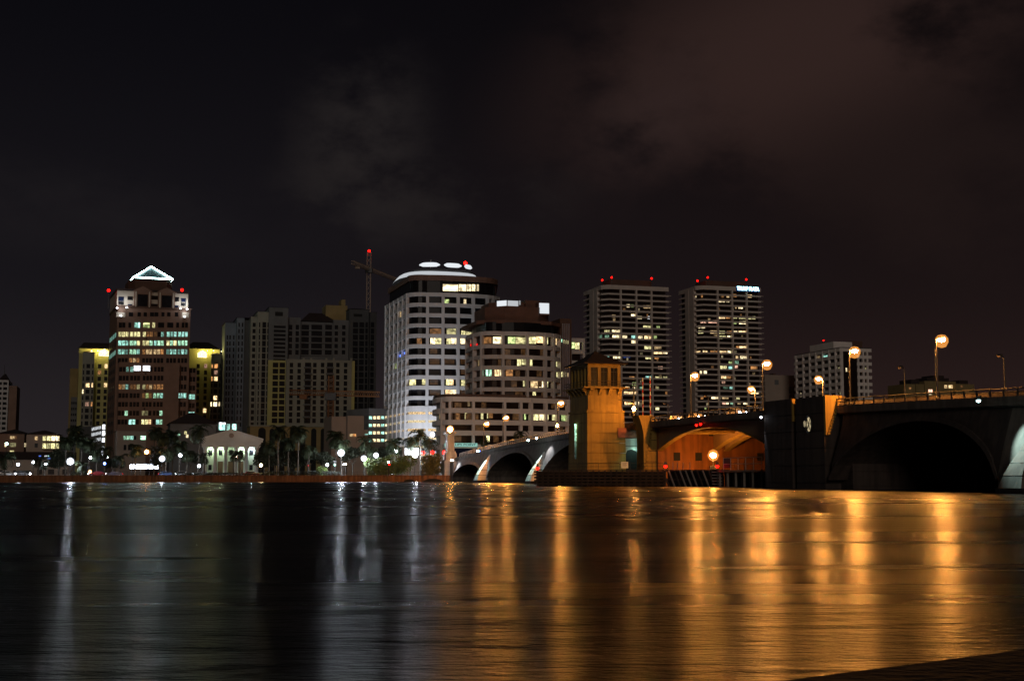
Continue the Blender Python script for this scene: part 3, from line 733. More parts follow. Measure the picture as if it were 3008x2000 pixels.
yaw = atan2(L1[1], L1[0]); ln = sqrt(L1[0]**2 + L1[1]**2)
for z in (1.2, 2.7): MB().obox(L1[0]/2 - .45*sin(yaw), L1[1]/2 + .55*cos(yaw), z-.14, z+.14, ln, .3, yaw).build('wale', M['timber'], f2)
MB().obox(L1[0]/2 - 1.9*sin(yaw), L1[1]/2 + 1.9*cos(yaw), 2.62, 2.86, ln, 2.4, yaw).build('walkway', M['timber'], f2)
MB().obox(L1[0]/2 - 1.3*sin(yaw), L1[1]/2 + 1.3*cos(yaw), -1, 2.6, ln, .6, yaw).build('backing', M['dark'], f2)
for px in (1978, 1991, 2008, 2028):
    p = at(px, 1380, 225); MB().tube((p.x-P0[0], p.y-P0[1]+.5, 2.7), (p.x-P0[0], p.y-P0[1]+.5, 4.15), .09, n=6).build('bollard', M['pale_timber'], f2)
ld = MB()
p = at(2106, 1400, 219); lx, ly = p.x, p.y
o = empty('ladder', (lx, ly, 0), R(-10), 'steel ladder with lit bottom rung below the dock lamp', 'ladder')
for x in (-.85, .85): MB().tube((x, -.3, -.5), (x, -.3, 3.0), .05, n=6).build('stile', M['steel'], o)
for k in range(5): MB().tube((-.85, -.3, .45 + k*.5), (.85, -.3, .45+k*.5), .05, n=6).build('rung', M['galv'], o)
dk = empty('dock', (*pl(2112, 218), 0), 0, 'small pile dock with pale pipe railing beside the right bascule pier', 'dock')
P0, P1 = pl(2112, 218), pl(2238, 203); L1 = (P1[0]-P0[0], P1[1]-P0[1]); yaw = atan2(L1[1], L1[0]); ln = sqrt(L1[0]**2+L1[1]**2)
MB().obox(L1[0]/2 - 1.0*sin(yaw), L1[1]/2 + 1.0*cos(yaw), 2.45, 2.75, ln, 2.4, yaw).build('dock_deck', M['pale_timber'], dk)
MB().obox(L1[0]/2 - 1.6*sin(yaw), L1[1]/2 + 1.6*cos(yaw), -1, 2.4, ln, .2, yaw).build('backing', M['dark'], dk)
for k, (x, y) in enumerate(wline((.2, .2), L1, 5)):
    MB().tube((x, y, -1.5), (x, y, 2.45), .22, .2, 8).build('pile', M['pale_timber'], dk)
    MB().tube((x, y+2.0, -1.5), (x, y+2.0, 2.45), .2, .2, 8).build('pile', M['timber'], dk)
rl = MB()
for x, y in wline((L1[0]*.12, L1[1]*.12), L1, 5): rl.tube((x, y, 2.75), (x, y, 4.75), .055, n=6)
for z in (3.75, 4.75): rl.tube((L1[0]*.12, L1[1]*.12, z), (*L1, z), .055, n=6)
rl.build('railing', M['galv'], dk)
MB().obox(L1[0]*.22, L1[1]*.22+.08, 3.1, 4.65, 2.6, .06, yaw).build('mesh_panel', M['steel'], dk)
for f in (.42, .66, .85): MB().tube((L1[0]*f, L1[1]*f+1.2, 2.75), (L1[0]*f, L1[1]*f+1.2, 4.25), .1, n=6).build('bollard', mat('orange bollard', (.4, .16, .05)), dk)
p = at(2095, 1337, 233)
o = empty('dock_lamp', (p.x, p.y, 0), 0, 'very bright orange lamp on a post over the channel fender', 'lamp')
MB().tube((0, .35, -1), (0, .35, p.z+.5), .09, n=6).build('post', M['steel'], o)
hd = MB().box(-.35, -.1, p.z+.42, .35, .6, p.z+.6).build('lamp_head', M['steel'], o)
MB().lathe([(.03, p.z-.5), (.42, p.z-.32), (.55, p.z), (.42, p.z+.36), (.03, p.z+.41)], 0, 0, 14).build('lamp_globe', glow('sodium', 520, True), hd); MB().lathe([(.02, p.z-1.1), (.7, p.z-.8), (1.05, p.z), (.7, p.z+.8), (.02, p.z+1.1)], 0, 0, 16).build('lamp_halo', halo('sodium', .38), hd, True)
MB().box(-.5, .7, 2.7, .6, 1.2, 3.6).build('lamp_cabinet', M['steel'], o)
def nav(px, py, Y, label):
    p = at(px, py, Y); o = empty('navigation_light', (p.x, p.y, 0), 0, label, 'navigation light', 'red lights on the channel fenders')
    MB().tube((0, .25, -1), (0, .25, p.z+.1), .07, n=6).build('post', M['steel'], o)
    MB().box(-.2, .02, p.z+.2, .2, .4, p.z+.75).build('lamp_housing', M['steel'], o)
    MB().lathe([(.02, p.z-.28), (.24, p.z-.15), (.28, p.z), (.2, p.z+.17), (.02, p.z+.195)], 0, 0, 10).build('lamp_lens', glow('red', 9, True), o)
nav(1579, 1375, 239, 'red channel light at the left end of the dark fender')
nav(1955, 1369, 225, 'red channel light where the dark and slanted fenders meet')
nav(2107, 1369, 217, 'red channel light under the bright orange dock lamp')
# ---------------------------------------------------------------- twin residential towers
def zlist(s, pys, px): return [s.z(py, px) for py in pys]
def twin(name, label, pxL, pxC, pxR, Y, ytop, pitch, n, zx, zy, cols, wall_col, lits, pent, beacons, solid, dy, D=30.0):
    s = Site(name, label, 'tower block', pxC, Y, pxc=pxC)
    w = s.x(pxR); c = 3.2
    poly = [(c, 0), (w, 0), (w, D), (0, D), (0, c)]
    zs = [s.z(ytop + pitch*k) for k in range(n)]
    band = pitch * Y / F * .31
    MB().prism(poly, zs[0]-.02, zs[0]+1.3).build('parapet', M['twinw'], s.root)
    core = s.tower(poly, zs, band, 1.3, M['twinw'], M['glassb'], cols, .75)
    # balcony ends beyond the right wall
    for z in zs[1:]: MB().box(w+.002, .4, z-.35, w+1.6, D*.4, z-.05).build('balcony', M['twinw'], s.root)
    # solid pale wall on the left side
    for pa, pb in solid:
        a_, b_ = s.hit(pa, poly), s.hit(pb, poly); ya, yb = a_[2].y, b_[2].y
        MB().box(-.18, yb, 0, 1.35, ya, zs[0]+.25).build('side_wall', M['twinw'], s.root)
    x0, x1 = s.x(pent[0], 7), s.x(pent[1], 7)
    MB().box(x0, 7, zs[0]+.5, x1, 20, s.z(pent[2], None, 7)).build('penthouse', M['darkbrown'], s.root)
    MB().prism(offset(poly, .5), zs[0]+.3, zs[0]+.6).build('roof_deck', M['roof'], s.root)
    for px, py in beacons: beacon(s.root, px, py, Y + 9, drop=6)

    for (a_, b_, cy, hue, st) in lits:
        px0, px1, py = 1600 + a_/3.409, 1600 + b_/3.409, 780 + cy/3.409
        if px1 - px0 > 16:
            m_ = (px0 + px1)/2; s.lit(px0, m_-.5, py, pitch*.52*Y/F, core, glow(hue, st)); s.lit(m_+.5, px1, py, pitch*.52*Y/F, core, glow(hue, round(st*.7, 2)))
        else: s.lit(px0, px1, py, pitch*.52*Y/F, core, glow(hue, st))
    r = random.Random(name + 'x')
    for k in range(26):                              # dim rooms
        px = r.uniform(pxC + 8, pxR - 6); i = r.randrange(2, n - 2); ww = r.uniform(3, 8)
        s.lit(px, px + ww, ytop + pitch*(i + .70) + dy*(px-pxC), pitch*.5*Y/F, core, glow(r.choice(['warm', 'pale', 'amber']), r.choice([.06, .1, .16])))
    if name != "x" and lits is LA: s.finish()
    return s, poly, core
LA = [(680,715,495,'warm',.25),(830,860,390,'pale',.9),(870,900,390,'lime',.15),(1000,1075,400,'warm',.5),(875,935,490,'pale',1.4),(935,980,510,'pale',.5),(1040,1060,510,'white',.9),(995,1070,607,'yel',.5),(1130,1160,610,'lime',.25),
 (605,660,650,'yel',.4),(680,765,650,'pale',.9),(550,580,705,'green',.12),(610,650,705,'green',.22),(685,765,705,'pale',1.3),(785,830,708,'pale',.8),(875,910,708,'cyan',.6),(942,985,712,'pale',.6),(1005,1075,712,'warm',1.3),(1100,1130,710,'lime',.25),
 (875,938,757,'pale',1.1),(1005,1080,815,'yel',.7),(1105,1175,817,'warm',.3),(1100,1185,865,'warm',1.4),(1192,1235,865,'pale',1.2),(690,770,912,'pale',1.2),(615,650,910,'teal',.4),(790,860,905,'blue',.10),(1015,1070,917,'yel',.7),(1105,1145,917,'amber',.3),
 (745,770,1020,'yel',.8),(1140,1185,1020,'rose',.35),(850,900,1122,'amber',.35),(1015,1080,1118,'cyan',.6),(1110,1175,1122,'yel',.5),(1190,1230,1122,'yel',.3),(880,915,1183,'lime',.6),(805,850,1225,'warm',1.1),(885,905,1225,'pale',.9),(955,975,1225,'green',.3),(1115,1145,1225,'yel',.3),
 (795,920,1275,'warm',1.0),(1210,1230,1275,'amber',.2),(800,860,1378,'warm',1.2),(895,945,1378,'pale',1.1),(745,775,1430,'pale',1.2),(1110,1145,1430,'yel',.8)]
twin('residential_tower', 'pale banded tower of dark windows, left one of the twins, no sign', 1717, 1776, 1969, 673, 843, 16.45, 34, 0, 0, (1827, 1873, 1918), 0, LA, (1796, 1918, 819), ((1769, 823), (1797, 815), (1914, 818)), ((1734, 1745), (1746.5, 1757)), .02)
LB = [(1510,1535,292,'pale',.9),(1585,1600,290,'amber',.25),(1790,1810,290,'amber',.25),(1840,1865,290,'warm',.6),(1910,1940,285,'amber',.35),(2050,2095,290,'warm',.9),(1748,1820,338,'pale',1.0),(1835,1865,340,'pale',.5),(1925,1940,403,'warm',.3),(1960,2000,405,'pale',1.1),
 (1748,1820,507,'warm',1.0),(1832,1872,507,'amber',.5),(1905,1940,507,'yel',.4),(1962,2035,510,'yel',.35),(2055,2128,512,'yel',.5),(1575,1630,552,'rose',.8),(1650,1742,552,'rose',.9),(1905,1935,560,'lime',.4),(1962,2035,562,'pale',1.4),(1550,1570,605,'pale',.8),(1582,1620,605,'pale',.7),
 (1550,1600,657,'yel',.5),(1668,1740,657,'warm',.6),(1752,1815,660,'yel',.7),(1840,1890,660,'amber',.25),(1902,1940,660,'pale',1.0),(1957,2035,660,'warm',1.4),(1757,1825,710,'yel',.7),(1840,1870,710,'pale',1.6),(1880,1900,710,'yel',.4),(1928,1955,815,'amber',.4),(1962,2050,815,'warm',1.4),
 (1525,1570,862,'warm',.5),(1590,1640,860,'warm',.8),(1668,1740,860,'amber',.22),(1762,1830,862,'warm',.8),(1842,1872,862,'pale',1.3),(1880,1900,862,'yel',.5),(1922,1945,915,'warm',.6),(1967,2040,915,'pale',1.0),(1850,1880,970,'lime',.3),(1912,1950,965,'green',.2),
 (1765,1830,1015,'yel',.8),(1848,1880,1020,'cyan',.7),(1912,1940,1012,'rose',.6),(2070,2135,1020,'amber',.4),(1560,1580,1065,'pale',.9),(1597,1630,1065,'pale',1.2),(1772,1822,1115,'warm',.8),(1830,1870,1115,'amber',.2),(1778,1810,1165,'rose',.3),(1790,1840,1218,'green',.08),(1857,1885,1220,'cyan',.6),
 (2067,2110,1272,'warm',.9),(2118,2145,1272,'pale',.9),(2162,2190,1272,'warm',.8),(1565,1590,1322,'amber',.3),(1672,1760,1320,'pale',1.3),(1778,1840,1320,'warm',.6),(1922,1952,1325,'yel',.6),(1778,1810,1375,'rose',.9),(1816,1842,1375,'pale',1.0),(1862,1890,1375,'green',.5),(1932,1960,1375,'warm',.3),(1992,2040,1375,'pale',1.6),(1600,1620,1425,'lime',.3)]
sB, pB, cB = twin('residential_tower', 'pale banded tower of dark windows, right one of the twins, with a glowing roof sign', 1996, 2058, 2243, 690, 845, 15.75, 35, 0, 0, (2114, 2157, 2200), 0, LB, (2079, 2198, 823), ((2049, 825), (2079, 815), (2192, 821)), ((2017, 2028), (2029.5, 2043)), .03, 25.0)
def text(body, name, size, m, parent, loc, yaw=0, ext=.12, width=None):
    c = bpy.data.curves.new(name, 'FONT'); c.body = body; c.size = size; c.extrude = ext; c.align_x = 'CENTER'; c.align_y = 'CENTER'; c.offset = size * .012
    c.materials.append(m); o = bpy.data.objects.new(name, c); col.objects.link(o); o.parent = parent; o.location = loc; o.rotation_euler = (pi/2, 0, yaw)
    bpy.context.view_layer.update(); me = bpy.data.meshes.new_from_object(o.evaluated_get(bpy.context.evaluated_depsgraph_get()))
    q = bpy.data.objects.new(name, me); col.objects.link(q); q.parent = parent; q.location = loc; q.rotation_euler = (pi/2, 0, yaw)
    if width: q.scale = (width / max(o.dimensions.x, .01), 1, 1)
    bpy.data.objects.remove(o); bpy.data.curves.remove(c); q.name = name; return q
x0, x1 = sB.x(2171), sB.x(2236)
tz = sB.z(849.5, 2203)
text('TRUMP PLAZA', 'roof_sign', 2.9, glow('cyan', 6, True), sB.root, ((x0+x1)/2, -.55, tz), 0, .2, x1 - x0)
MB().box(x0-.4, -.42, tz-1.4, x1+.4, -.19, tz+1.4).build('sign_board', mat('blue sign board', (.02, .06, .35), .5), sB.root)


sB.finish()

# ---------------------------------------------------------------- white grid office block and its neighbours on the right
s = Site('office_block', 'pale office block with a square grid of windows behind the right bascule pier', 'office block', 2476, 690, pxc=2476)
wR = s.x(2566); poly = [(0, 0), (wR, 0), (wR, 49), (0, 49)]
zs = [s.z(1022 + 20.0*k) for k in range(11)]
core = s.tower(poly, zs, 1.75, 1.0, M['white'], M['glassb'], [2340.6, 2361, 2380, 2399, 2419, 2438, 2457, 2475, 2477.5, 2525, 2540, 2552, 2565.4], .95)
MB().box(0.9, -.12, 0, s.x(2522), 1.0, zs[0]-3).build('glass_bay', M['glassb'], s.root)
MB().prism(offset(poly, .4), zs[0]+.0, zs[0]+.5).build('roof_deck', M['roof'], s.root)
a_, b_ = s.hit(2376, poly)[2].y, s.hit(2446, poly)[2].y
MB().box(1.5, b_, zs[0]+.4, 13, a_, s.z(1003, 2446, b_)).build('penthouse', M['white'], s.root)
MB().box(13.02, b_+1, zs[0]+.4, 20, a_-3, s.z(999, 2460, b_)).build('penthouse', M['darkbrown'], s.root)
beacon(s.root, 2419, 1000, 722, drop=4, r=.4)
for px0, px1, py, hue, st in ((2423, 2435, 1048, 'teal', .6), (2465, 2474, 1083, 'yel', .2), (2403, 2414, 1050, 'warm', .1), (2352, 2356, 1160, 'pale', .9), (2487, 2491, 1085, 'pale', .7), (2544, 2551, 1085, 'yel', .25), (2468, 2475, 1153, 'yel', .4)):
    s.lit(px0, px1, py, 2.0, core if px0 < 2476 or px0 > 2524 else poly, glow(hue, st), .16)
s.finish()
s = Site('blank_building', 'plain pale building with blank side wall between right twin tower and grid office block', 'building', 2250, 760, pxc=2290)
mb = MB(); s.fbox(mb, 2250, 1102, 2345, 1400, 0, 25); mb.build('wall', M['tan'], s.root)
MB().box(s.x(2275), .5, s.z(1102), s.x(2283), 5, s.z(1097)).build('roof_hut', M['darkbrown'], s.root)
for px0, py0, px1, py1 in ((2278, 1116, 2290, 1130), (2320, 1136, 2327, 1155), (2331, 1136, 2338, 1155), (2320, 1160, 2327, 1176), (2331, 1160, 2338, 1176)): s.rect(px0, py0, px1, py1, -.02, M['grey'])
s.finish()
s = Site('apartment_block', 'distant dim low apartment blocks with a few lit windows above the big dark arch', 'apartment block', 2668, 900, pxc=2760)
mb = MB()
for px0, py0, px1, d in ((2664, 1128, 2692, 0), (2694, 1128, 2718, 3), (2720, 1120, 2812, 6), (2812, 1128, 2866, 2)): s.fbox(mb, px0, py0, px1, 1400, d, d+22)
mb.build('wall', M['ochre'], s.root)
mb = MB()
for px0, py0, px1, d in ((2680, 1115, 2704, 4), (2728, 1110, 2792, 8), (2746, 1103, 2778, 10), (2822, 1117, 2848, 5)): s.fbox(mb, px0, py0, px1, 1130, d, d+14)
mb.build('roof', M['rooft'], s.root)
for px0, py0, px1, py1, d, hue, st in ((2731, 1144, 2742, 1152, 6, 'rose', 1.3), (2732, 1157, 2740, 1160, 6, 'pale', .4), (2778, 1131, 2786, 1140, 6, 'warm', .5), (2791, 1131, 2804, 1140, 6, 'warm', 1.0), (2674, 1138, 2680, 1143, 0, 'amber', .2), (2838, 1144, 2850, 1151, 2, 'amber', .12), (2808, 1145, 2816, 1151, 6, 'amber', .1), (2826, 1132, 2832, 1138, 2, 'amber', .08)):
    s.rect(px0, py0, px1, py1, d-.05, glow(hue, st))
s.finish()

# ---------------------------------------------------------------- domed office tower (behind) and stepped office block (front)
s = Site('office_tower', 'tall white office tower with lit crown rings, uplit from its base', 'office tower', 1192, 520, pxc=1252)
A0 = (s.x(1128, 46), 46); B0 = (s.x(1191, 5), 5); Cc = (s.x(1253, 0), 0); D0 = (s.x(1433, 0), 0); E0 = (s.x(1468, 9), 9); F0 = (s.x(1460, 50), 50)
poly = bulge([B0, Cc, D0, E0, F0, A0], (0, 1, 2), 1.7, 5)
zs = [s.z(859 + 30.4*k) for k in range(11)]
core = s.tower(poly, zs, 1.5, 1.15, M['bluewhite'], M['glass'], (1129, 1141, 1153.5, 1166, 1178.5, 1190.6, 1254, 1300, 1345, 1390, 1432, 1450, 1466), 1.2, z_base=s.z(1192))
# parking storeys below: deep plain spandrels with lit slots between
for k in range(9):
    za = s.z(1192 + 24.6*k); zb = s.z(1192 + 24.6*k + 17)
    if zb < 0: break
    MB().prism(poly, max(zb, 0), za-.01).build('parking_spandrel', M['bluewhite'], s.root)
    if k: MB().prism(offset(poly, .9), za, s.z(1192 + 24.6*(k-1) + 17)-.01).build('parking_slot', glow('warm' if k % 2 else 'pale', .55), s.root)
for px in (1129, 1141, 1153.5, 1166, 1178.5, 1190.6, 1254, 1300, 1345, 1390, 1432):
    h = s.hit(px, poly); yaw = h[3]; MB().obox(h[2].x - sin(yaw)*.3, h[2].y + cos(yaw)*.3, 0, s.z(1192), 1.15, 1.5, yaw).build('pier', M['bluewhite'], s.root)
bev = mat('brown fascia', (.16, .09, .065), .7)
# dark glass restaurant floor, brown fascia and lit crown
g0 = offset(poly, 1.6); MB().prism(g0, zs[0], s.z(822)).build('top_floor_glazing', M['glass'], s.root)
MB().prism(offset(poly, .9), s.z(822), s.z(806)).build('fascia', bev, s.root)
MB().prism(offset(poly, 2.6), s.z(806), s.z(804.5)).build('roof_deck', M['roof'], s.root)
for px0, px1, st in ((1299, 1344, 1.5), (1346, 1368, 1.1), (1370, 1383, .9), (1385, 1395, 1.2), (1399, 1405, .5)): s.lit(px0, px1, 840, 2.7, g0, glow('pale', st))
def ringp(pxl, pxr, d0, d1, ch, n=1):
    xl, xr = s.x(pxl, d0+ch), s.x(pxr, d0+ch); ww = xr - xl
    cx_, cy_ = (xl+xr)/2, (d0+d1)/2; sg = lambda v: math.copysign(abs(v)**.72, v)
    return [(cx_ + ww/2*sg(cos(2*pi*k/24)), cy_ + (d1-d0)/2*sg(sin(2*pi*k/24))) for k in range(24)]
r1 = ringp(1172, 1417, 5, 44, 9)
MB().prism(r1, s.z(808), s.z(803.2)).build('crown_drum', M['greydark'], s.root)
cr = MB().loft([[(x, y, s.z(803)) for x, y in r1], [(x, y, s.z(787)) for x, y in offset(r1, 1.9)]]).build('crown_ring', glow('white', .58, flat=True), s.root)  # floodlit ring: its light put in as a glow of its own
r2 = ringp(1204, 1392, 12, 38, 7)
MB().prism(offset(r2, -.8), s.z(787), s.z(786)).build('crown_deck', M['roof'], s.root)
MB().prism(r2, s.z(786), s.z(774)).build('crown_drum', M['greydark'], s.root)
for px0, px1 in ((1229, 1290), (1302, 1354), (1362, 1389)): band_on(s, r2, px0, px1, s.z(787, 1300, 14), s.z(774, 1300, 14), glow('white', .9, flat=True))  # floodlit panels, the light given as their own emission
beacon(s.root, 1367, 773, 545, drop=3, r=.75, strength=14)
mp = at(1265, 772, 545); d_ = mp - Vector(s.root.location); aa = -R(17); lx, ly = d_.x*cos(aa)-d_.y*sin(aa), d_.x*sin(aa)+d_.y*cos(aa)
MB().tube((lx, ly, d_.z-2), (lx, ly, d_.z+1.3), .25, .05, 6).build('antenna', M['white'], s.root)
def z3(x, y): return 1000 + x/3.136, 700 + y/3.136
for x0, x1, y, hue, st in ((955,995,575,'lime',.5),(1130,1155,575,'pale',.6),(535,555,690,'warm',.6),(820,925,850,'amber',.10),(975,1060,850,'yel',.3),(1110,1150,855,'yel',.7),(1155,1200,855,'yel',.4),(825,870,940,'pale',1.4),(872,925,940,'yel',.6),(975,1010,943,'yel',.6),(1012,1065,940,'pale',1.2),(1100,1150,940,'pale',1.0),
  (700,745,940,'amber',.15),(500,520,1170,'lime',.3),(630,700,1325,'yel',.8),(750,785,1320,'yel',.5),(972,1000,1322,'yel',.9),(1002,1040,1322,'warm',1.0),(1110,1150,1330,'yel',.5),(965,1010,1412,'warm',.8),(1012,1070,1412,'pale',1.0),(590,598,1050,'blue',3),(548,560,1075,'blue',2)):
    p0, p1 = z3(x0, y), z3(x1, y); s.lit(p0[0], p1[0], p0[1], 2.3 if hue != 'blue' else .9, core, glow(hue, st))
r = random.Random(5)
for k in range(14):
    px = r.choice((1262, 1306, 1352)); i = r.randrange(5, 10); s.lit(px, px + r.uniform(15, 32), 859 + 30.4*i + 19, 2.2, core, glow('amber', .025))
s.finish()
# floodlights standing round the tower's base
def ground_flood(px, py, Y, tgt, energy, hue, label, angle=70):
    p = at(px, py, Y); o = empty('floodlight', (p.x, p.y, GZ), R(17), label, 'floodlight', 'floodlights at the foot of the office tower')
    MB().box(-.5, -.25, 0, .5, .25, .35).build('mount', M['steel'], o)
    MB().box(-.45, -.2, .36, .45, .2, .62).build('lamp_housing', M['steel'], o)
    MB().box(-.38, -.14, .622, .38, .14, .66).build('lamp_lens', glow(hue, 30, True), o)
    l = bpy.data.lights.new('beam', 'SPOT'); l.energy = energy; l.color = HUES[hue]; l.spot_size = R(angle); l.spot_blend = .9; l.shadow_soft_size = .4
    lo = bpy.data.objects.new('beam', l); col.objects.link(lo); lo.location = (p.x, p.y, GZ+1.0)
    lo.rotation_euler = (Vector(tgt) - lo.location).to_track_quat('-Z', 'Y').to_euler()
def wp(site, x, y, z): q = site.o + site.ux*x + site.uy*y; return (q.x, q.y, z)
ground_flood(1105, 1392, 512, wp(s, -6, 20, 38), 20000, 'mercury', 'floodlight lighting the left side of the white office tower', 80)
ground_flood(1150, 1392, 500, wp(s, 2, 6, 34), 24000, 'mercury', 'floodlight lighting the left corner of the white office tower', 80)
ground_flood(1215, 1392, 496, wp(s, 14, 0, 30), 30000, 'mercury', 'floodlight lighting the curved front of the white office tower', 80)
ground_flood(1262, 1392, 500, wp(s, 24, 0, 34), 25000, 'mercury', 'floodlight at the white office tower beside the stepped block', 80)

# parking garage left of the tower
s = Site('parking_garage', 'grey parking garage with rows of lit openings left of the white office tower', 'parking garage', 1082, 556, pxc=1120, rot=36)
wg = s.x(1180); mb = MB()
for py0, py1 in ((1200, 1222), (1232, 1245), (1254, 1267), (1276, 1289), (1298, 1400)): mb.box(0, 0, max(s.z(py1), 0), wg, 20, s.z(py0))
mb.box(.8, .8, 0, wg-.3, 20.5, s.z(1204)); mb.build('wall', M['grey'], s.root)
MB().box(0.3, .5, 0, wg-.4, 1.2, s.z(1206)).build('inner_wall', M['tan'], s.root)
for py in (1227, 1249.5, 1271.5, 1293.5):
    for k in range(8):
        px = 1084 + k*12; s.rect(px, py-4.4 - k*.35, px+8.2, py+4.2 - k*.35, .4, glow('pale' if k % 3 else 'teal', .95), t=.1)
s.finish()
s = Site('blank_hall', 'plain tan windowless block among palms left of the parking garage', 'building', 974, 500, pxc=1020)
mb = MB(); s.fbox(mb, 974, 1223, 1021, 1400, 3, 22); s.fbox(mb, 1021, 1221, 1069, 1400, 0, 20); s.fbox(mb, 1069, 1262, 1082, 1400, 2, 18); mb.build('wall', M['tan'], s.root)
for px0, py0, px1, py1, hue, st in ((1028, 1274, 1036, 1282, 'warm', .35), (1037, 1274, 1046, 1282, 'amber', .5), (1072, 1274, 1082, 1277, 'teal', .5)): s.rect(px0, py0, px1, py1, -.05, glow(hue, st))
s.finish()
# stepped office block
s = Site('stepped_office_block', 'brown and white terraced office block with curved lower floors behind the left bridge arches', 'office block', 1414, 470, pxc=1500)
up = [(s.x(1413, 3), 3), (s.x(1478, 0), 0), (s.x(1604, 0), 0), (s.x(1648, 7), 7), (s.x(1646, 34), 34), (s.x(1366, 34), 34), (s.x(1367, 24), 24)]
up = bulge(up, (0, 1, 2, 6), 1.3, 4)
zs = [s.z(y) for y in (974, 1012, 1043, 1074.5, 1106, 1138)]
wht = M['bluewhite']
core = s.tower(up, zs, 1.45, 1.3, wht, M['glassb'], (1367.6, 1389, 1413.6, 1478, 1550, 1604, 1628, 1647), .9, z_base=s.z(1166))
lo = [(s.x(1300, 3), 3), (s.x(1330, -1), -1), (s.x(1500, -1.5), -1.5), (s.x(1580, 0), 0), (s.x(1673, 5), 5), (s.x(1668, 40), 40), (s.x(1300, 40), 40), (s.x(1274, 26), 26), (s.x(1276, 12), 12)]
lo = bulge(lo, (0, 1, 2, 3, 7, 8), .7, 4)
zl = [s.z(y) for y in (1168, 1201, 1235, 1266, 1306)]
lcore = s.tower(lo, zl, 1.75, 1.5, M['white'], M['glassb'], (1296, 1322, 1391, 1483, 1531, 1562, 1605, 1640, 1671), .95)
lo_f = mat('dark parapet', (.12, .075, .055), .8)
MB().prism(offset(lo, .3), zl[0]+.002, zl[0]+1.0).build('terrace_parapet', lo_f, s.root)
MB().prism(offset(up, 2.4), zs[0], s.z(945)).build('top_floor_glazing', M['glass'], s.root)
drum = mat('brown crown panels', (.13, .065, .045), .7)
def oct_(pxl, pxr, d0, d1, c): xl, xr = s.x(pxl, d0+c), s.x(pxr, d0+c); return [(xl+c, d0), (xr-c, d0), (xr, d0+c), (xr, d1-c), (xr-c, d1), (xl+c, d1), (xl, d1-c), (xl, d0+c)]
MB().prism(oct_(1398, 1650, 2.2, 36, 6), s.z(948), s.z(938)).build('eave', drum, s.root)
dr1 = oct_(1424, 1612, 5, 32, 6)
MB().prism(dr1, s.z(938), s.z(894)).build('crown_drum', drum, s.root)
dr2 = oct_(1436, 1560, 9, 28, 4)
MB().prism(dr2, s.z(894), s.z(878)).build('crown_drum', drum, s.root)
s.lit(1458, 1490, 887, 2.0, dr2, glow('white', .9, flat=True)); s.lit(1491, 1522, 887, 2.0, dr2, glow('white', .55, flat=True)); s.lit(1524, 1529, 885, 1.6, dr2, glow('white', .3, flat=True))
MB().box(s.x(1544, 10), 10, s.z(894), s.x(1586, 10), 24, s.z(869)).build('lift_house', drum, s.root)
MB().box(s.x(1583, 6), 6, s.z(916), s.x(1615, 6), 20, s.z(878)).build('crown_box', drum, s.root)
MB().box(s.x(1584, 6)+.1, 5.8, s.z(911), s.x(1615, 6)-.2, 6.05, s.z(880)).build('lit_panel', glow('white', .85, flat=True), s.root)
bk = MB().box(s.x(1646, 9), 9, 0, s.x(1680, 9), 36, s.z(921)).build('stair_tower', M['darkbrown'], s.root)
for px in (1653, 1659, 1665, 1671): MB().box(s.x(px, 8.6), 8.4, 0, s.x(px, 8.6)+.35, 9.02, s.z(936)).build('fin', mat('fin metal', (.30, .27, .30), .6), bk)
rw = [(s.x(1676, 12), 12), (s.x(1717, 12), 12), (s.x(1717, 12), 40), (s.x(1676, 12), 40)]
rcore = s.tower(rw, [s.z(y, 1690, 12) for y in (993, 1027, 1059, 1091, 1123, 1155)], 1.6, 1.2, wht, M['glassb'], (1677, 1716), .8)
def z4(x, y): return 1240 + x/2.704, 820 + y/2.704
for x0, x1, y, hue, st in ((480,555,480,'amber',.18),(560,638,480,'pale',1.2),(682,740,480,'lime',.7),(742,822,482,'yel',.55),(842,905,480,'yel',1.0),(908,960,475,'warm',1.2),(962,1003,485,'yel',.6),(1055,1075,490,'warm',.8),(1082,1100,495,'rose',.5),
  (755,785,660,'yel',.7),(790,822,650,'yel',.5),(855,875,660,'yel',.7),(1030,1050,665,'yel',.4),(1055,1080,665,'yel',.6),(505,525,740,'green',.9),(530,552,740,'green',.8),(575,612,740,'warm',1.0),(616,634,740,'pale',.9),(665,720,740,'amber',.25),(1032,1052,748,'yel',.9),(1058,1082,748,'yel',.8),
  (802,812,825,'yel',.6),(860,920,835,'warm',.6),(925,970,832,'pale',1.5),(975,998,830,'yel',.9),(1038,1050,822,'red',1.2),(877,903,915,'yel',.7),(1035,1052,915,'green',.5),(362,372,515,'red',1.2),(378,396,518,'red',.9),(425,440,517,'red',.7),(375,395,480,'rose',.15),(440,460,660,'warm',.12)):
    p0, p1 = z4(x0, y), z4(x1, y); s.lit(p0[0], p1[0], p0[1], 2.4 if hue != 'red' else .9, core, glow(hue, st))
for x0, x1, y, hue, st in ((340,356,1085,'yel',.7),(467,486,1085,'yel',.6),(516,522,1080,'yel',.6),(528,560,1078,'amber',.14),(810,822,1090,'lime',.6),(880,925,1095,'yel',.9),(928,975,1095,'pale',1.1),(980,1000,1092,'yel',.8),(1028,1062,1095,'yel',.7),(1105,1135,1100,'lime',.4),(510,535,1265,'yel',1.0),(360,380,985,'warm',.08),(135,150,1085,'warm',.2),(270,300,1090,'amber',.15)):
    p0, p1 = z4(x0, y), z4(x1, y); s.lit(p0[0], p1[0], p0[1], 2.3, lcore, glow(hue, st))
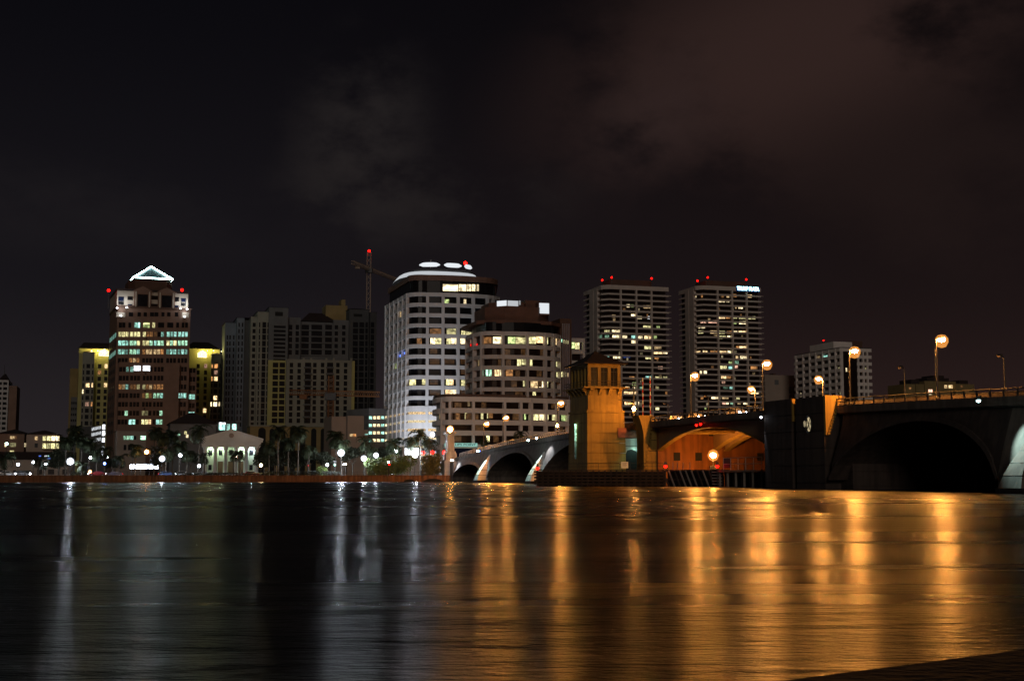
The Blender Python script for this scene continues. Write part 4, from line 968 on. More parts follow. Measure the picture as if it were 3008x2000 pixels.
for x0, x1, y, hue, st in ((1185,1215,520,'lime',.9),(1218,1250,525,'yel',.9),(1253,1275,530,'yel',.3)):
    p0, p1 = z4(x0, y), z4(x1, y); s.lit(p0[0], p1[0], p0[1], 2.4, rcore, glow(hue, st))
for x0, x1, y0, y1, hue, st in ((1108,1122,478,500,'green',.9),(1128,1138,482,510,'yel',.5),(1145,1152,485,512,'yel',.5),(1160,1170,488,515,'yel',.4),(1102,1125,735,775,'yel',1.1),(1135,1142,740,775,'yel',.6),(1155,1162,745,775,'warm',.5),(1108,1135,1075,1125,'yel',.5),(1140,1148,1075,1125,'yel',.7),(1160,1168,1078,1128,'yel',.6),(1135,1150,1172,1185,'green',.9)):
    p0, p1 = z4(x0, y0), z4(x1, y1); s.rect(p0[0], p0[1], p1[0], p1[1], 8.9, glow(hue, st))
r = random.Random(11)
for k in range(16):
    px = r.uniform(1425, 1620); i = r.randrange(1, 6); s.lit(px, px + r.uniform(8, 20), (974, 1012, 1043, 1074.5, 1106, 1138)[i] + 21, 2.3, core, glow('amber', .03))
for k in range(16):
    px = r.uniform(1330, 1640); i = r.randrange(0, 4); s.lit(px, px + r.uniform(10, 24), (1168, 1201, 1235, 1266)[i] + 23, 2.3, lcore, glow('amber', .04))
s.finish()
xs0, xs1 = s.x(1306, -3), s.x(1402, -3); sz = s.z(1306, 1360, -3)
sb = MB().box(xs0, -3.3, s.z(1311.5, 1360, -3), xs1, -3.0, s.z(1301, 1360, -3)).build('sign_board', glow('cyan', .55, flat=True), s.root)
text('PHILLIPS POINT', 'lettering', 1.05, M['glassc'], s.root, ((xs0+xs1)/2, -3.36, sz), 0, .03, (xs1-xs0)*.9)
MB().box(xs0, -3.2, 0, xs1, -3.0, s.z(1316, 1360, -3)).build('shop_glazing', M['glassc'], s.root)
# ---------------------------------------------------------------- brown office tower with the lit pyramid
s = Site('pyramid_tower', 'tall brown office tower crowned by a white neon outlined pyramid', 'office tower', 330, 560, rot=22.5, pxc=440)
wm = s.x(551); D = 34
MB().box(0, 0, 0, wm, D, s.z(905)).build('wall', M['brown'], s.root)
MB().box(1.2, -2.6, 0, s.x(523, -2.6), -.002, s.z(1067)).build('wall', M['brown'], s.root)
MB().box(wm+.002, 3.5, 0, s.x(574, 3.5), D, s.z(1075)).build('wall', M['brown'], s.root)
MB().box(-.35, -.35, s.z(905)-.1, wm+.35, D+.3, s.z(900)).build('cornice', M['darkbrown'], s.root)
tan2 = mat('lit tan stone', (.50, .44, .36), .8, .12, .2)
xb0, xb1 = s.x(332, 1), s.x(543, 1)
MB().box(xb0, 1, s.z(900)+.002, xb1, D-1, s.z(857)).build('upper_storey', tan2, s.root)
MB().box(xb0-.3, .7, s.z(857), xb1+.3, D-.7, s.z(851)).build('roof_edge', M['rooft'], s.root)
for px in (408, 479):
    x = s.x(px, 0); g = MB().box(x-3.6, -.2, s.z(903), x+3.6, .98, s.z(857)).gable(x-4.4, -.5, x+4.4, 6, s.z(857), s.z(842)-s.z(857)).build('gable_bay', M['brown'], s.root)
    MB().box(x-2.2, -.4, s.z(901), x+2.2, -.21, s.z(866)).build('bay_window', M['glass'], g)
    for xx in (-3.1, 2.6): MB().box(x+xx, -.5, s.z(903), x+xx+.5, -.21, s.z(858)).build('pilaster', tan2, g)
dr = [(s.x(366, 8), 10), (s.x(384, 5), 5), (s.x(478, 5), 5), (s.x(496, 8), 10), (s.x(496, 8), 24), (s.x(478, 5), 29), (s.x(384, 5), 29), (s.x(366, 8), 24)]
MB().prism(dr, s.z(850), s.z(818)).build('crown_drum', M['darkbrown'], s.root)
cxp, cyp = s.x(431, 17), 17; hw = 8.6
ap = s.z(782, 431, 17); bs = s.z(816, 431, 8)
PB = [(cxp-hw, cyp-hw, bs), (cxp+hw, cyp-hw, bs), (cxp+hw, cyp+hw, bs), (cxp-hw, cyp+hw, bs)]
py = MB().add([(x, y, z-.3) for x, y, z in PB] + [(cxp, cyp, ap-.3)], [(0, 1, 4), (1, 2, 4), (2, 3, 4), (3, 0, 4), (0, 3, 2, 1)]).build('pyramid_roof', mat('teal roof metal', (.05, .09, .11), .4, .1, .5), s.root)
ne = glow('neon', 24, True)
for i in range(4): MB().tube(PB[i], PB[(i+1) % 4], .27, n=6).build('neon_tube', ne, py)
for i in (0, 1, 2, 3): MB().tube(PB[i], (cxp, cyp, ap), .22, n=6).build('neon_tube', ne, py)
beacon(s.root, 319, 853, 562, drop=8, r=.7); beacon(s.root, 535, 852, 572, drop=3, r=.7)
# corner floodlights
for px, py_, e in ((333, 904, 420), (362, 903, 300), (521, 906, 300), (541, 908, 420), (345, 927, 120), (534, 930, 120)):
    x = s.x(px, -1.2); z = s.z(py_, px, -1.2)
    f = MB().box(x-.35, -1.5, z-.5, x+.35, -.02, z-.2).build('floodlight', M['steel'], s.root)
    MB().lathe([(.03, z-.19), (.32, z-.12), (.38, z+.1), (.2, z+.3), (.03, z+.32)], x, -1.1, 10).build('lamp_lens', glow('white', 14, True), f)
    l = bpy.data.lights.new('beam', 'POINT'); l.energy = e; l.color = HUES['white']; l.shadow_soft_size = .3
    lo = bpy.data.objects.new('beam', l); col.objects.link(lo); lo.parent = s.root; lo.location = (x, -1.6, z + 2.5)
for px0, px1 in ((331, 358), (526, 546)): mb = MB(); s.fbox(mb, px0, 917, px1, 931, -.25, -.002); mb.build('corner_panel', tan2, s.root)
for px0, py0, px1, py1, m in ((336, 871, 352, 884, 'glassc'), (336, 885, 352, 894, 'glass'), (363, 870, 379, 881, 'glass'), (364, 893, 378, 903, 'glassc'), (430, 868, 456, 880, 'glassb'), (430, 892, 456, 903, 'glassb'), (500, 872, 516, 885, 'glass'), (501, 897, 515, 905, 'glassc'), (522, 876, 536, 887, 'glassc'), (522, 889, 536, 898, 'glass')):
    s.rect(px0, py0, px1, py1, .95, M[m])
G = [(340,349),(351,359),(361,369),(374,382.5),(385,393),(395,403.5),(412,420),(422.5,430.5),(432.5,440.5),(445.5,453),(456,464),(466,474),(483,491),(493.5,501),(503.5,511.5),(516.5,524),(527,534),(536.5,544)]
for px0, px1 in ((368, 381), (394, 404), (412, 422), (431, 443), (444, 456), (465, 474), (482, 492), (505, 515)): s.rect(px0, 917, px1, 929, -.02, M['glass'])
for px0, px1, m in ((340, 349, M['glass']), (350, 359, M['glass']), (368, 376, M['glass']), (386, 396, glow('teal', .35)), (397, 402, glow('cyan', 1.3)), (412, 431, glow('lime', .35)), (439, 447, glow('yel', .4)), (456, 474, M['glass']), (483, 501, M['glass']), (510, 518, M['glass']), (526, 534, M['glass']), (536, 544, M['glass'])):
    s.rect(px0, 947, px1, 962, -.02, m)
s.rect(412, 949, 431, 952, -.1, glow('yel', 1.0))
def row(k):
    c = 981.5 + 25.75*k
    pats = {0: ['yel .35']+['yel .6']*5 + ['yel .55','amber .12','amber .14','amber .05',None,'teal .3'] + ['teal .5','teal .25','cyan .5','teal .6','cyan .6','cyan .6'],
            1: ['teal .75','teal .6','teal .4','green .6','green .55','yel .65','yel .65','yel .45','green .6','teal .5','green .7','green .5','yel .75','green .65','yel .8','green .5','green .65','green .6'],
            2: ['teal .45','teal .45','teal .12','green .4','green .45','teal .35','amber .15','warm .35','warm .35','warm .4','warm .35','amber .35','teal .15','teal .5','teal .4','teal .2','cyan .6','teal .2'],
            3: [None]*3+['amber .2','warm .35','amber .15']+[None]*12,
            4: [None]*2+['teal .15','teal .3']+[None]*14, 5: [None]*12+['yel .06','yel .12']+[None]*4,
            6: ['amber .15','warm .15','teal .25','amber .06','amber .08','yel .16','yel .18','amber .12','warm .25','amber .15','amber .2','amber .18','green .7','green .45',None,None,None,None],
            7: [None]*6+['amber .08','lime .25','amber .08','green .4','green .35','teal .35','teal .7','teal .6','cyan .6','cyan .7','cyan .4','teal .6'],
            8: [None]*18, 9: [None]*2+['green .5']+[None]*3+['yel .12','yel .06']+[None]*3+['green .6',None,None,'green .5',None,None,None],
            10: [None]*3+['cyan .8','teal .8',None,'yel .8','yel .7','warm .7',None,'cyan .6','green .4','teal .7','cyan .7','cyan .5',None,None,None]}[k]
    for i, ((a_, b_), p) in enumerate(zip(G, pats)):
        if k >= 4: a_ += 5 - i*.28; b_ += 5 - i*.28
        if k == 10 and i > 14: continue
        m = M['glass']
        if p: h, v = p.split(); m = glow(h, float(v))
        front = k >= 4 and i < 12
        s.rect(a_, c-7, b_, c+7, -2.62 if front else -.02, m)
for k in range(11): row(k)
s.rect(388, 1074, 408, 1089, -2.72, glow('white', 1.2)); s.rect(415, 1074, 436, 1089, -2.72, glow('white', 1.1))
for k in range(4, 10):
    c = 985 + 25.75*k
    for a_, b_ in ((553, 561), (562.5, 570)): s.rect(a_, c-7, b_, c+7, 3.45, glow('teal', .5) if k == 7 else glow('cyan', .7) if k == 9 else M['glass'])
for k in range(12):                                  # windows of the narrow left side
    z = s.z(985 + 25.75*k)
    for y in (5, 13, 21, 28): s.win.append((0, y, z, 5.0, .16, 1.9, -pi/2, glow('teal', .18) if k in (0, 2) else M['glassb'], .02))
for x_, k in ((423, 1), (494, 1), (423, 5), (423, 7), (423, 9)):
    s.rect(x_-2.5, 981.5 + 25.75*k - 15, x_+2.5, 981.5+25.75*k-11, -.02 if k < 4 else -2.65, M['dark'])
s.finish()
s = Site('podium_block', 'low tan block with a lit window row at the foot of the brown pyramid tower', 'building', 345, 500, rot=20, pxc=390)
mb = MB(); s.fbox(mb, 345, 1265, 430, 1400, 0, 20); mb.build('wall', M['tan'], s.root)
mb = MB(); s.fbox(mb, 343, 1261, 432, 1265, -.4, 20.4); mb.build('cornice', M['brown'], s.root)
for px0, px1, m in ((364, 371, glow('green', .25)), (373, 382, glow('green', .4)), (384, 393, glow('teal', .5)), (394, 401, M['glass']), (414, 429, glow('green', 1.1))): s.rect(px0, 1280, px1, 1291, -.02, m)
for px0, px1 in ((365, 373), (378, 390)): s.rect(px0, 1306, px1, 1322, -.02, M['glass'])
s.finish()
s = Site('garage_stair', 'low grey garage with a bright column of lights left of the pyramid tower', 'parking garage', 266, 505, rot=34, pxc=290)
mb = MB(); s.fbox(mb, 266, 1252, 310, 1400, 0, 14); mb.build('wall', M['grey'], s.root)
for py in (1256, 1272, 1290):
    for k in range(7): s.rect(270 + k*4, py - k*.9, 272.6 + k*4, py + 9 - k*.9, -.02, glow('white', .45))
for py0, py1, st in ((1247, 1261, 2.2), (1266, 1279, 2.2), (1286, 1298, 1.6), (1311, 1319, 1.4), (1324, 1336, 2.2)): s.rect(301, py0, 309, py1, -.05, glow('white', st))
s.finish()

# ---------------------------------------------------------------- yellow condominium behind it
s = Site('yellow_condominium', 'yellow uplit condominium with dark hip roofs behind the brown pyramid tower', 'apartment building', 225, 640, pxc=260)
def wing(mb, a, b, c, d0, d1, bot=1400): s.fbox(mb, a, c, b, bot, d0, d1)
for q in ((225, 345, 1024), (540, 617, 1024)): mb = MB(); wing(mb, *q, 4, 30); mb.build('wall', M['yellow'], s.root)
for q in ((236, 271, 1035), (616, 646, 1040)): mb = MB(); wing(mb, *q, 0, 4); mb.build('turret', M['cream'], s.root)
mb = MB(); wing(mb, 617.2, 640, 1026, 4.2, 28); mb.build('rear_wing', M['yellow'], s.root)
mb = MB(); wing(mb, 200, 224, 1082, 16, 30); mb.build('rear_wing', M['ochre'], s.root)
mb = MB(); wing(mb, 206, 224.5, 1166, 6, 15.8); mb.build('side_block', M['grey'], s.root)
z = s.z(1024, 270, 4)
for q in ((s.x(222, 4), 3.3, s.x(350, 4), 31, z+.02, s.z(1000, 300, 4)-z, 16), (s.x(536, 4), 3.3, s.x(641, 4), 31, s.z(1024, 590, 4)+.02, 4.6, 8), (s.x(234.5, 0), -.3, s.x(272.5, 0), 4.1, s.z(1035, 253, 0)+.02, .9, 1), (s.x(614.5, 0), -.3, s.x(647, 0), 4.1, s.z(1040, 630, 0)+.02, .9, 1)): MB().hip(*q).build('roof', M['rooft'], s.root)
for k in range(11):
    c = 1075 + 18.65*k
    for px, w, d, hue in ((240, 4, 0, {4: 'pale 1.0'}), (253.5, 11, 0, {3: 'warm 1.0', 6: 'rose .2'}), (267, 4, 0, {3: 'warm .9', 6: 'amber .4'}), (287, 10, 4, {1: 'amber .2'}), (306, 9, 4, {0: 'warm .8', 3: 'warm .7'}),
                          (578, 9, 4, {}), (600, 9, 4, {0: 'rose .2', 7: 'warm 1.0'}), (619, 3.5, 0, {0: 'amber .5', 2: 'amber .5', 6: 'pale 1.6'}), (630.5, 10, 0, {0: 'amber .6', 1: 'rose .2', 2: 'warm 1.0', 5: 'warm 1.2', 6: 'pale 2.0'}), (642.5, 3.5, 0, {6: 'pale .7'})):
        v = hue.get(k); m = glow(v.split()[0], float(v.split()[1])) if v else M['glass']
        s.rect(px-w/2, c-6, px+w/2, c+6, d-.02, m)
for k in range(9):
    for px in (209, 215, 221): s.rect(px-2, 1180+17*k, px+2, 1187+17*k, 5.95, M['glass'])
for px0, px1, py in ((283, 314, 1037), (575, 603, 1041)):     # lit loggias under the roofs
    lg = MB(); xa, xb = s.x(px0, 3.9), s.x(px1, 3.9); za, zb = s.z(py+8.5, px0, 3.9), s.z(py-5, px0, 3.9); n = 10
    prof = [(xa, za), (xb, za)] + [(xb + (xa-xb)*i/n, zb + 1.1*sin(pi*i/n)) for i in range(n+1)]
    lg.loft([[(x, y, z) for x, z in prof] for y in (3.86, 3.98)])
    o = lg.build('loggia', glow('yel', 1.5), s.root)
for px, py, d, e in ((262, 1030, 1.5, 900), (280, 1030, 2.6, 500), (300, 1026, 1.6, 1500), (604, 1030, 2.0, 900), (590, 1030, 1.6, 900), (622, 1030, 2.2, 600), (645, 1032, 1.0, 300)):   # lamps under the eaves
    x = s.x(px, d); z = s.z(py, px, d)
    MB().lathe([(.03, z-.25), (.22, z-.15), (.22, z+.1), (.03, z+.2)], x, d, 8).build('eave_lamp', glow('yel', 4), s.root)
    l = bpy.data.lights.new('eave light', 'POINT'); l.energy = e; l.color = (1, .85, .25); l.shadow_soft_size = .3
    lo = bpy.data.objects.new('eave light', l); col.objects.link(lo); lo.parent = s.root; lo.location = (x, d-.6, z)
s.finish()

# ---------------------------------------------------------------- large dark condominium
s = Site('condominium', 'large dim cream condominium of stepped wings with dark hip roofs left of the white tower', 'apartment building', 655, 630, pxc=840)
def part(name, m, *rects):
    mb = MB()
    for a, b, c, d0, d1 in rects: s.fbox(mb, a, c, b, 1400, d0, d1)
    return mb.build(name, m, s.root)
part('wing', M['blueg'], (655, 690, 948, 20, 40)); part('wing', M['blueg'], (690, 712, 933, 14, 36)); part('wing', M['greydark'], (712, 731, 940, 15, 36))
part('wing', M['cream'], (731, 750, 930, 9, 36), (750, 784, 915, 6, 34)); part('tower_wing', M['grey'], (784.2, 841, 903, 4, 30))
part('wing', M['grey'], (841.2, 878, 932, 7, 30), (878.2, 975, 946, 9, 30), (975.2, 1022, 940, 8, 30))
part('front_wing', M['cream'], (838, 1031, 1058, 0, 8)); part('side_wing', M['yellow'], (784.4, 838, 1058, 2.5, 4)); part('side_wing', M['yellow'], (1031.2, 1040, 1060, .5, 8))
part('tower_wing', M['greydark'], (1022.2, 1080, 909, 6, 28), (1080.2, 1103, 917, 10, 28))
part('penthouse', M['ochre'], (952, 1016, 897, 16, 28)); part('penthouse', M['ochre'], (998, 1010, 880, 18, 26))
for a, b, py, d0, d1, h, rg in ((653, 691, 947, 19.5, 40.5, 1.2, 2), (688, 732, 933, 13.5, 36.5, 1.4, 3), (748, 786, 915, 5.5, 34.5, 1.0, 2), (782, 843, 903, 3.5, 30.5, 1.6, 3), (880, 985, 944, 8.5, 30.5, 5.5, 7), (1020, 1082, 908, 5.5, 28.5, 1.7, 3), (1078, 1105, 917, 9.5, 28.5, .8, 2)):
    MB().hip(s.x(a, d0), d0, s.x(b, d0), d1, s.z(py, (a+b)/2, d0)+.03, h, rg).build('roof', M['rooft'], s.root)
ft = MB()
for px in (889, 911, 956, 978, 1030): x = s.x(px, 0); z = s.z(1058, px, 0); ft.box(x-.5, 0.02, z, x+.5, .9, z+1.1)
s.fbox(ft, 836, 1056.5, 1033, 1059.5, -.2, -.002); ft.build('parapet_post', M['cream'], s.root)
for k in range(10):
    c = 1072 + 18.15*k
    for px in (853, 876, 922, 945, 990, 1013): s.rect(px-5, c-6.5, px+5, c+6.5, -.02, M['glass'])
    for px in (902, 967):
        s.rect(px-9, c-7, px+9, c+7.5, -.02, M['glass'])
        if k < 9: mb = MB(); s.fbox(mb, px-11, c+5, px+11, c+9, -1.3, -.01); mb.build('balcony', M['grey'], s.root)
    for px in (806, 826): s.rect(px-8, c-7, px+8, c+7, 2.48, M['glass'])
for k in range(5):
    c = 961 + 18.4*k
    for px in (848.5, 868.5): s.rect(px-5, c-7, px+5, c+7, 6.98, M['glass'])
    for px, w in ((892, 11), (926, 16), (961, 10)): s.rect(px-w, c-7, px+w, c+7, 8.98, M['glass'])
    for px in (984, 1006): s.rect(px-5, c-6, px+5, c+6, 7.98, M['glass'])
    bl = MB(); s.fbox(bl, 878, c+8, 974, c+10.5, 8.2, 8.97); bl.build('balcony', M['grey'], s.root)
for k in range(9): c = 960 + 12.2*k; s.rect(799, c-3.6, 834, c+3.6, 3.98, M['glass'])
for k in range(17):
    c = 954 + 18.3*k
    s.rect(755, c-7, 758.5, c+7, 5.98, M['glass']); s.rect(765, c-8, 776, c+8, 5.98, M['glass']); s.rect(780, c-7, 783, c+7, 5.98, M['glass'])
    s.rect(736, c-6, 745, c+6, 8.98, M['glass'])
    for a_, b_, d in ((1033, 1048, 5.98), (1052, 1066, 5.98), (1070, 1077, 5.98), (1086, 1096, 9.98)): s.rect(a_, c-7.5, b_, c+7.5, d, M['glass'])
    for a_, b_ in ((694, 698), (704, 708)): s.rect(a_, c-6, b_, c+6, 13.98, M['glass'])
    if k > 1:
        for a_, b_ in ((660, 664), (668, 672), (679, 683)): s.rect(a_, c-6, b_, c+6, 19.98, M['glass'])
for px0, py0, px1, py1 in ((802, 916, 825, 928), (1035, 922, 1060, 930)): s.rect(px0, py0, px1, py1, 3.9 if px0 < 900 else 5.9, M['dark'])
s.finish()
s = Site('arcade_podium', 'low cream arcade with tall arched openings behind dark palms', 'building', 735, 560, pxc=860)
mb = MB(); s.fbox(mb, 735, 1253, 990, 1400, 0, 14); mb.build('wall', M['ochre'], s.root)
mb = MB(); s.fbox(mb, 733, 1249, 992, 1253, -.5, 14.4); mb.build('cornice', M['cream'], s.root)
for px in (770, 800, 830, 860, 890, 922, 950, 975):
    x = s.x(px, 0); z0 = s.z(1290, px, 0); z1 = s.z(1266, px, 0); w = 1.15 if px != 770 else 1.6
    MB().loft([[(x-w, y, 0), (x+w, y, 0)] + [(x + w*cos(pi*i/8), y, z1 + w*sin(pi*i/8)) for i in range(9)] for y in (-.12, -.01)]).build('arched_opening', M['dark'], s.root)
s.finish()

# ---------------------------------------------------------------- white temple-fronted building
s = Site('temple_building', 'white temple fronted building with a column portico and triangular pediment', 'temple front building', 597, 395, rot=13, pxc=680)
xa, xb = s.x(597), s.x(763); ze, zt, zap = s.z(1313, 680), s.z(1293, 680), s.z(1265, 680); zb = .9
MB().box(xa-.6, -.6, -.2, xb+.6, 16, zb-.3).box(xa-.3, -.3, zb-.3, xb+.3, 16, zb).build('steps', M['temple'], s.root)
en = MB().box(xa-.3, -.3, ze, xb+.3, 3.2, ze+.85).box(xa-.5, -.5, ze+.85, xb+.5, 3.2, ze+1.5).box(xa-1.0, -1.0, ze+1.5, xb+1.0, 3.2, zt+.05).build('entablature', M['temple'], s.root)
pd = MB().gable(xa-1.0, -.9, xb+1.0, 16, zt+.052, zap-zt).build('pediment', M['temple'], s.root)
rk = MB(); mx = (xa+xb)/2
for sx in (-1, 1): e0 = (mx + sx*((xb-xa)/2+1.15), zt+.05); rk.loft([[(e0[0], y, e0[1]), (mx, y, zap+.05), (mx, y, zap+.5), (e0[0], y, e0[1]+.45)] for y in (-1.15, 16.2)])
rk.build('cornice', M['temple'], pd)
MB().loft([[(mx + r_*cos(2*pi*i/16), y, zt + 1.45 + r_*sin(2*pi*i/16)) for i in range(16)] for r_, y in ((.75, -.98), (.75, -.901))]).build('medallion', M['tan'], pd)
for k in range(6):
    x = xa + .75 + (xb - xa - 1.5) * k / 5
    MB().lathe([(.78, zb), (.78, zb+.25), (.62, zb+.4), (.62, zb+2), (.52, ze-.75), (.56, ze-.7), (.72, ze-.35), (.80, ze-.01)], x, .7, 14).build('column', M['temple'], s.root)
MB().box(xa+.2, 3.21, zb, xb-.2, 15.8, zt).build('wall', mat('pale green wall', (.52, .56, .44), .85, .1, .3), s.root)
for k in range(5):
    x = xa + .75 + (xb - xa - 1.5) * (k + .5) / 5
    MB().box(x-.55, 3.10, ze-2.4, x+.55, 3.2, ze-.75).build('window', M['glass'], s.root)
    if k in (1, 2, 3):
        d_ = MB().box(x-.75, 3.02, zb, x+.75, 3.2, zb+3.6).build('door', mat('wooden door', (.16, .09, .05), .6), s.root)
        MB().box(x-.95, 2.98, zb+3.62, x+.95, 3.2, zb+3.95).build('lintel', M['temple'], d_)
    else: MB().box(x-.5, 3.10, zb+.9, x+.5, 3.2, zb+2.6).build('window', M['glass'], s.root)
    if k in (0, 1, 3, 4):
        MB().lathe([(.03, ze-.55), (.2, ze-.45), (.2, ze-.2), (.05, ze-.02)], x+.2, 2.2, 8).build('portico_lamp', glow('green', 6, True), s.root)
        l = bpy.data.lights.new('portico light', 'POINT'); l.energy = 260 if k != 4 else 450; l.color = (.78, 1, .72) if k != 4 else (.7, .85, 1); l.shadow_soft_size = .25
        lo = bpy.data.objects.new('portico light', l); col.objects.link(lo); lo.parent = s.root; lo.location = (x+.2, 2.2, ze-.9)
s = Site('hip_roof_hall', 'low cream hall with a broad dark hip roof behind palms between brown tower and temple', 'building', 500, 450, pxc=560)
mb = MB(); s.fbox(mb, 500, 1244, 636, 1400, 0, 22); mb.build('wall', M['grey'], s.root)
zz = s.z(1244, 560); MB().hip(s.x(494), -1, s.x(642), 23, zz+.02, s.z(1212, 560, 11) - zz, 1.5).build('roof', M['rooft'], s.root)
for px, hue, st in ((527, 'green', .4), (551, 'pale', .7), (546, 'yel', .5), (622, 'warm', .5), (585, 'pale', .15)): s.rect(px-4, 1266 + (px % 7)*2, px+3, 1275 + (px % 7)*2, -.04, glow(hue, st))
s.finish()
s = Site('lit_pavilion', 'small bright glass pavilion behind the temple pediment', 'pavilion', 637, 470, pxc=665)
mb = MB(); s.fbox(mb, 637, 1240, 702, 1400, .3, 12); mb.build('wall', M['grey'], s.root)
mb = MB(); s.fbox(mb, 634, 1240, 705, 1243.5, -.6, 12.3); mb.build('roof', M['greydark'], s.root)
for px0, px1, st in ((643, 652, 1.1), (653, 661, .9), (666, 675, .5), (682, 694, 1.3)): s.rect(px0, 1245, px1, 1263, .28, glow('cyan', st))
s.rect(644, 1241, 662, 1246, -.65, glow('white', 2.5))
s.finish()

# ---------------------------------------------------------------- low buildings at the left edge
s = Site('banded_tower', 'grey banded high rise cut by the left edge of the frame', 'tower block', -30, 700, pxc=10)
w = s.x(21); poly = [(0, 0), (w, 0), (w, 26), (0, 26)]
zs = [s.z(1116 + 14.6*k) for k in range(20)]
s.tower(poly, zs, 1.15, 1.1, M['bluewhite'], M['glass'], (-10, 5, 20.6), .7)
MB().box(w+.002, .6, 0, w+4.2, 25, zs[0]-3).build('side_wall', M['brown'], s.root)
MB().hip(s.x(-12), 3, s.x(19), 22, zs[0]+.02, 4.2, 1).build('roof', M['rooft'], s.root)
MB().tube((s.x(2), 10, zs[0]+3), (s.x(2), 10, zs[0]+9), .2, .1, 6).build('antenna', M['steel'], s.root)
s.finish()
def villa(px0, px1, pye, pya, Y, label, wins, balc=None):
    s = Site('villa', label, 'house', px0, Y, rot=12, pxc=(px0+px1)/2)
    w = s.x(px1); zz = s.z(pye)
    MB().box(0, 0, 0, w, 14, zz).build('wall', M['tan'] if balc else M['brown'], s.root)
    MB().hip(-.8, -.8, w+.8, 14.8, zz+.02, s.z(pya, None, 7)-zz, .6).build('roof', M['rooft'], s.root)
    for a, b, c, d, hue, st in wins: s.rect(a, b, c, d, -.02, glow(hue, st) if hue else M['glass'])
    if balc:
        for py0, py1, sts in balc:
            xs = [126 + k*12.6 for k in range(4)]
            for k, st in enumerate(sts): s.rect(xs[k], py0, xs[k]+11.6, py1, -.02, glow('pale' if st > 1 else 'yel', st))
            b_ = MB(); s.fbox(b_, 124, py1+.3, 166, py1+2.4, -1.6, -.01); b_.build('balcony', M['tan'], s.root)
            p_ = MB()
            for px in (125.2, 138, 151, 163.5): s.fbox(p_, px, py0-1, px+1.2, py1+.2, -.5, -.02)
            p_.build('balcony_post', M['tan'], s.root)
    s.finish(); return s
villa(-8, 73, 1273, 1261, 432, 'brown three storey house with a dark hip roof at the left edge', [(31, 1280, 44, 1289, 'warm', .3), (46, 1280, 50, 1289, 'amber', .08), (31, 1300, 49, 1312, 'yel', .12), (16, 1300, 22, 1312, 'pale', .8), (32, 1323, 44, 1333, 'yel', .5)])
villa(73.5, 166, 1275, 1264, 428, 'tan three storey house with two brightly lit balconies', [(104, 1282, 112, 1292, 'warm', .5), (104, 1302, 113, 1314, None, 0), (73.5, 1301, 79, 1312, 'pale', .35), (90, 1330, 96, 1336, 'warm', .4)], [(1281, 1294, (.5, .9, 2.4, 2.2)), (1302, 1317, (.8, .35, .9, .4))])
s = Site('shop_row', 'low pale shop row with a dark sloping roof along the left waterfront', 'shops', -10, 398, rot=10, pxc=90)
w = s.x(205); zz = s.z(1349)
MB().box(0, 0, 0, w, 12, zz).build('wall', M['tan'], s.root)
MB().loft([[(x, -.9, zz+.01), (x, 12, zz+.01), (x, 12, zz+2.4), (x, 4, zz+2.4)] for x in (-.5, w+.5)]).build('roof', M['rooft'], s.root)
for a, b, c, d in ((-2, 1380, 14, 1397), (44, 1381, 53, 1397), (57, 1381, 95, 1397), (114, 1378, 129, 1393), (146, 1378, 164, 1393), (188, 1378, 203, 1393), (53, 1360, 64, 1371), (140, 1352, 178, 1370)): s.rect(a, b, c, d, -.02, M['glassb'] if a != 57 else M['grey'])
for a, b, hue, st in ((117, 124, 'blue', .5), (134, 142, 'white', .5), (144, 155, 'cyan', .6), (156, 161, 'amber', 1.2), (162, 175, 'pale', .7)): s.rect(a, 1337.5, b, 1340.5, -.96, glow(hue, st))
for a, b, hue, st in ((144, 152, 'blue', .25), (158, 172, 'pale', .45)): s.rect(a, 1344, b, 1348, -.96, glow(hue, st))
s.finish()
s = Site('lit_canopy', 'low canopy with very bright white tube lights beside the palms', 'canopy', 384, 385, rot=12, pxc=425)
w = s.x(470); zc = s.z(1364)
MB().box(0, 0, zc, w, 4, zc+.25).build('roof', M['grey'], s.root)
for f in (0, .33, .65, .98): MB().tube((w*f+.1, .2, 0), (w*f+.1, .2, zc), .07, n=6).build('post', M['steel'], s.root)
for a, b in ((386, 400), (401, 415), (416, 436), (441, 453), (454, 468)):
    MB().obox((s.x(a)+s.x(b))/2, -.25, zc-1.15, zc-.15, s.x(b)-s.x(a), .25, 0).build('tube_light', glow('mercury', 34, True), s.root)
s.finish()
s = Site('lit_lobby', 'bright white lit ground floor lobby behind palms at the foot of the office tower', 'lobby', 1186, 480, pxc=1205)
mb = MB(); s.fbox(mb, 1183, 1312, 1236, 1400, .2, 8); mb.build('wall', M['bluewhite'], s.root)
for a, b, st in ((1190, 1200, 1.8), (1201, 1208, 2.2), (1210, 1220, 2.5), (1221, 1231, 2.4)): s.rect(a, 1315, b, 1336, .15, glow('white', st))
s.finish()

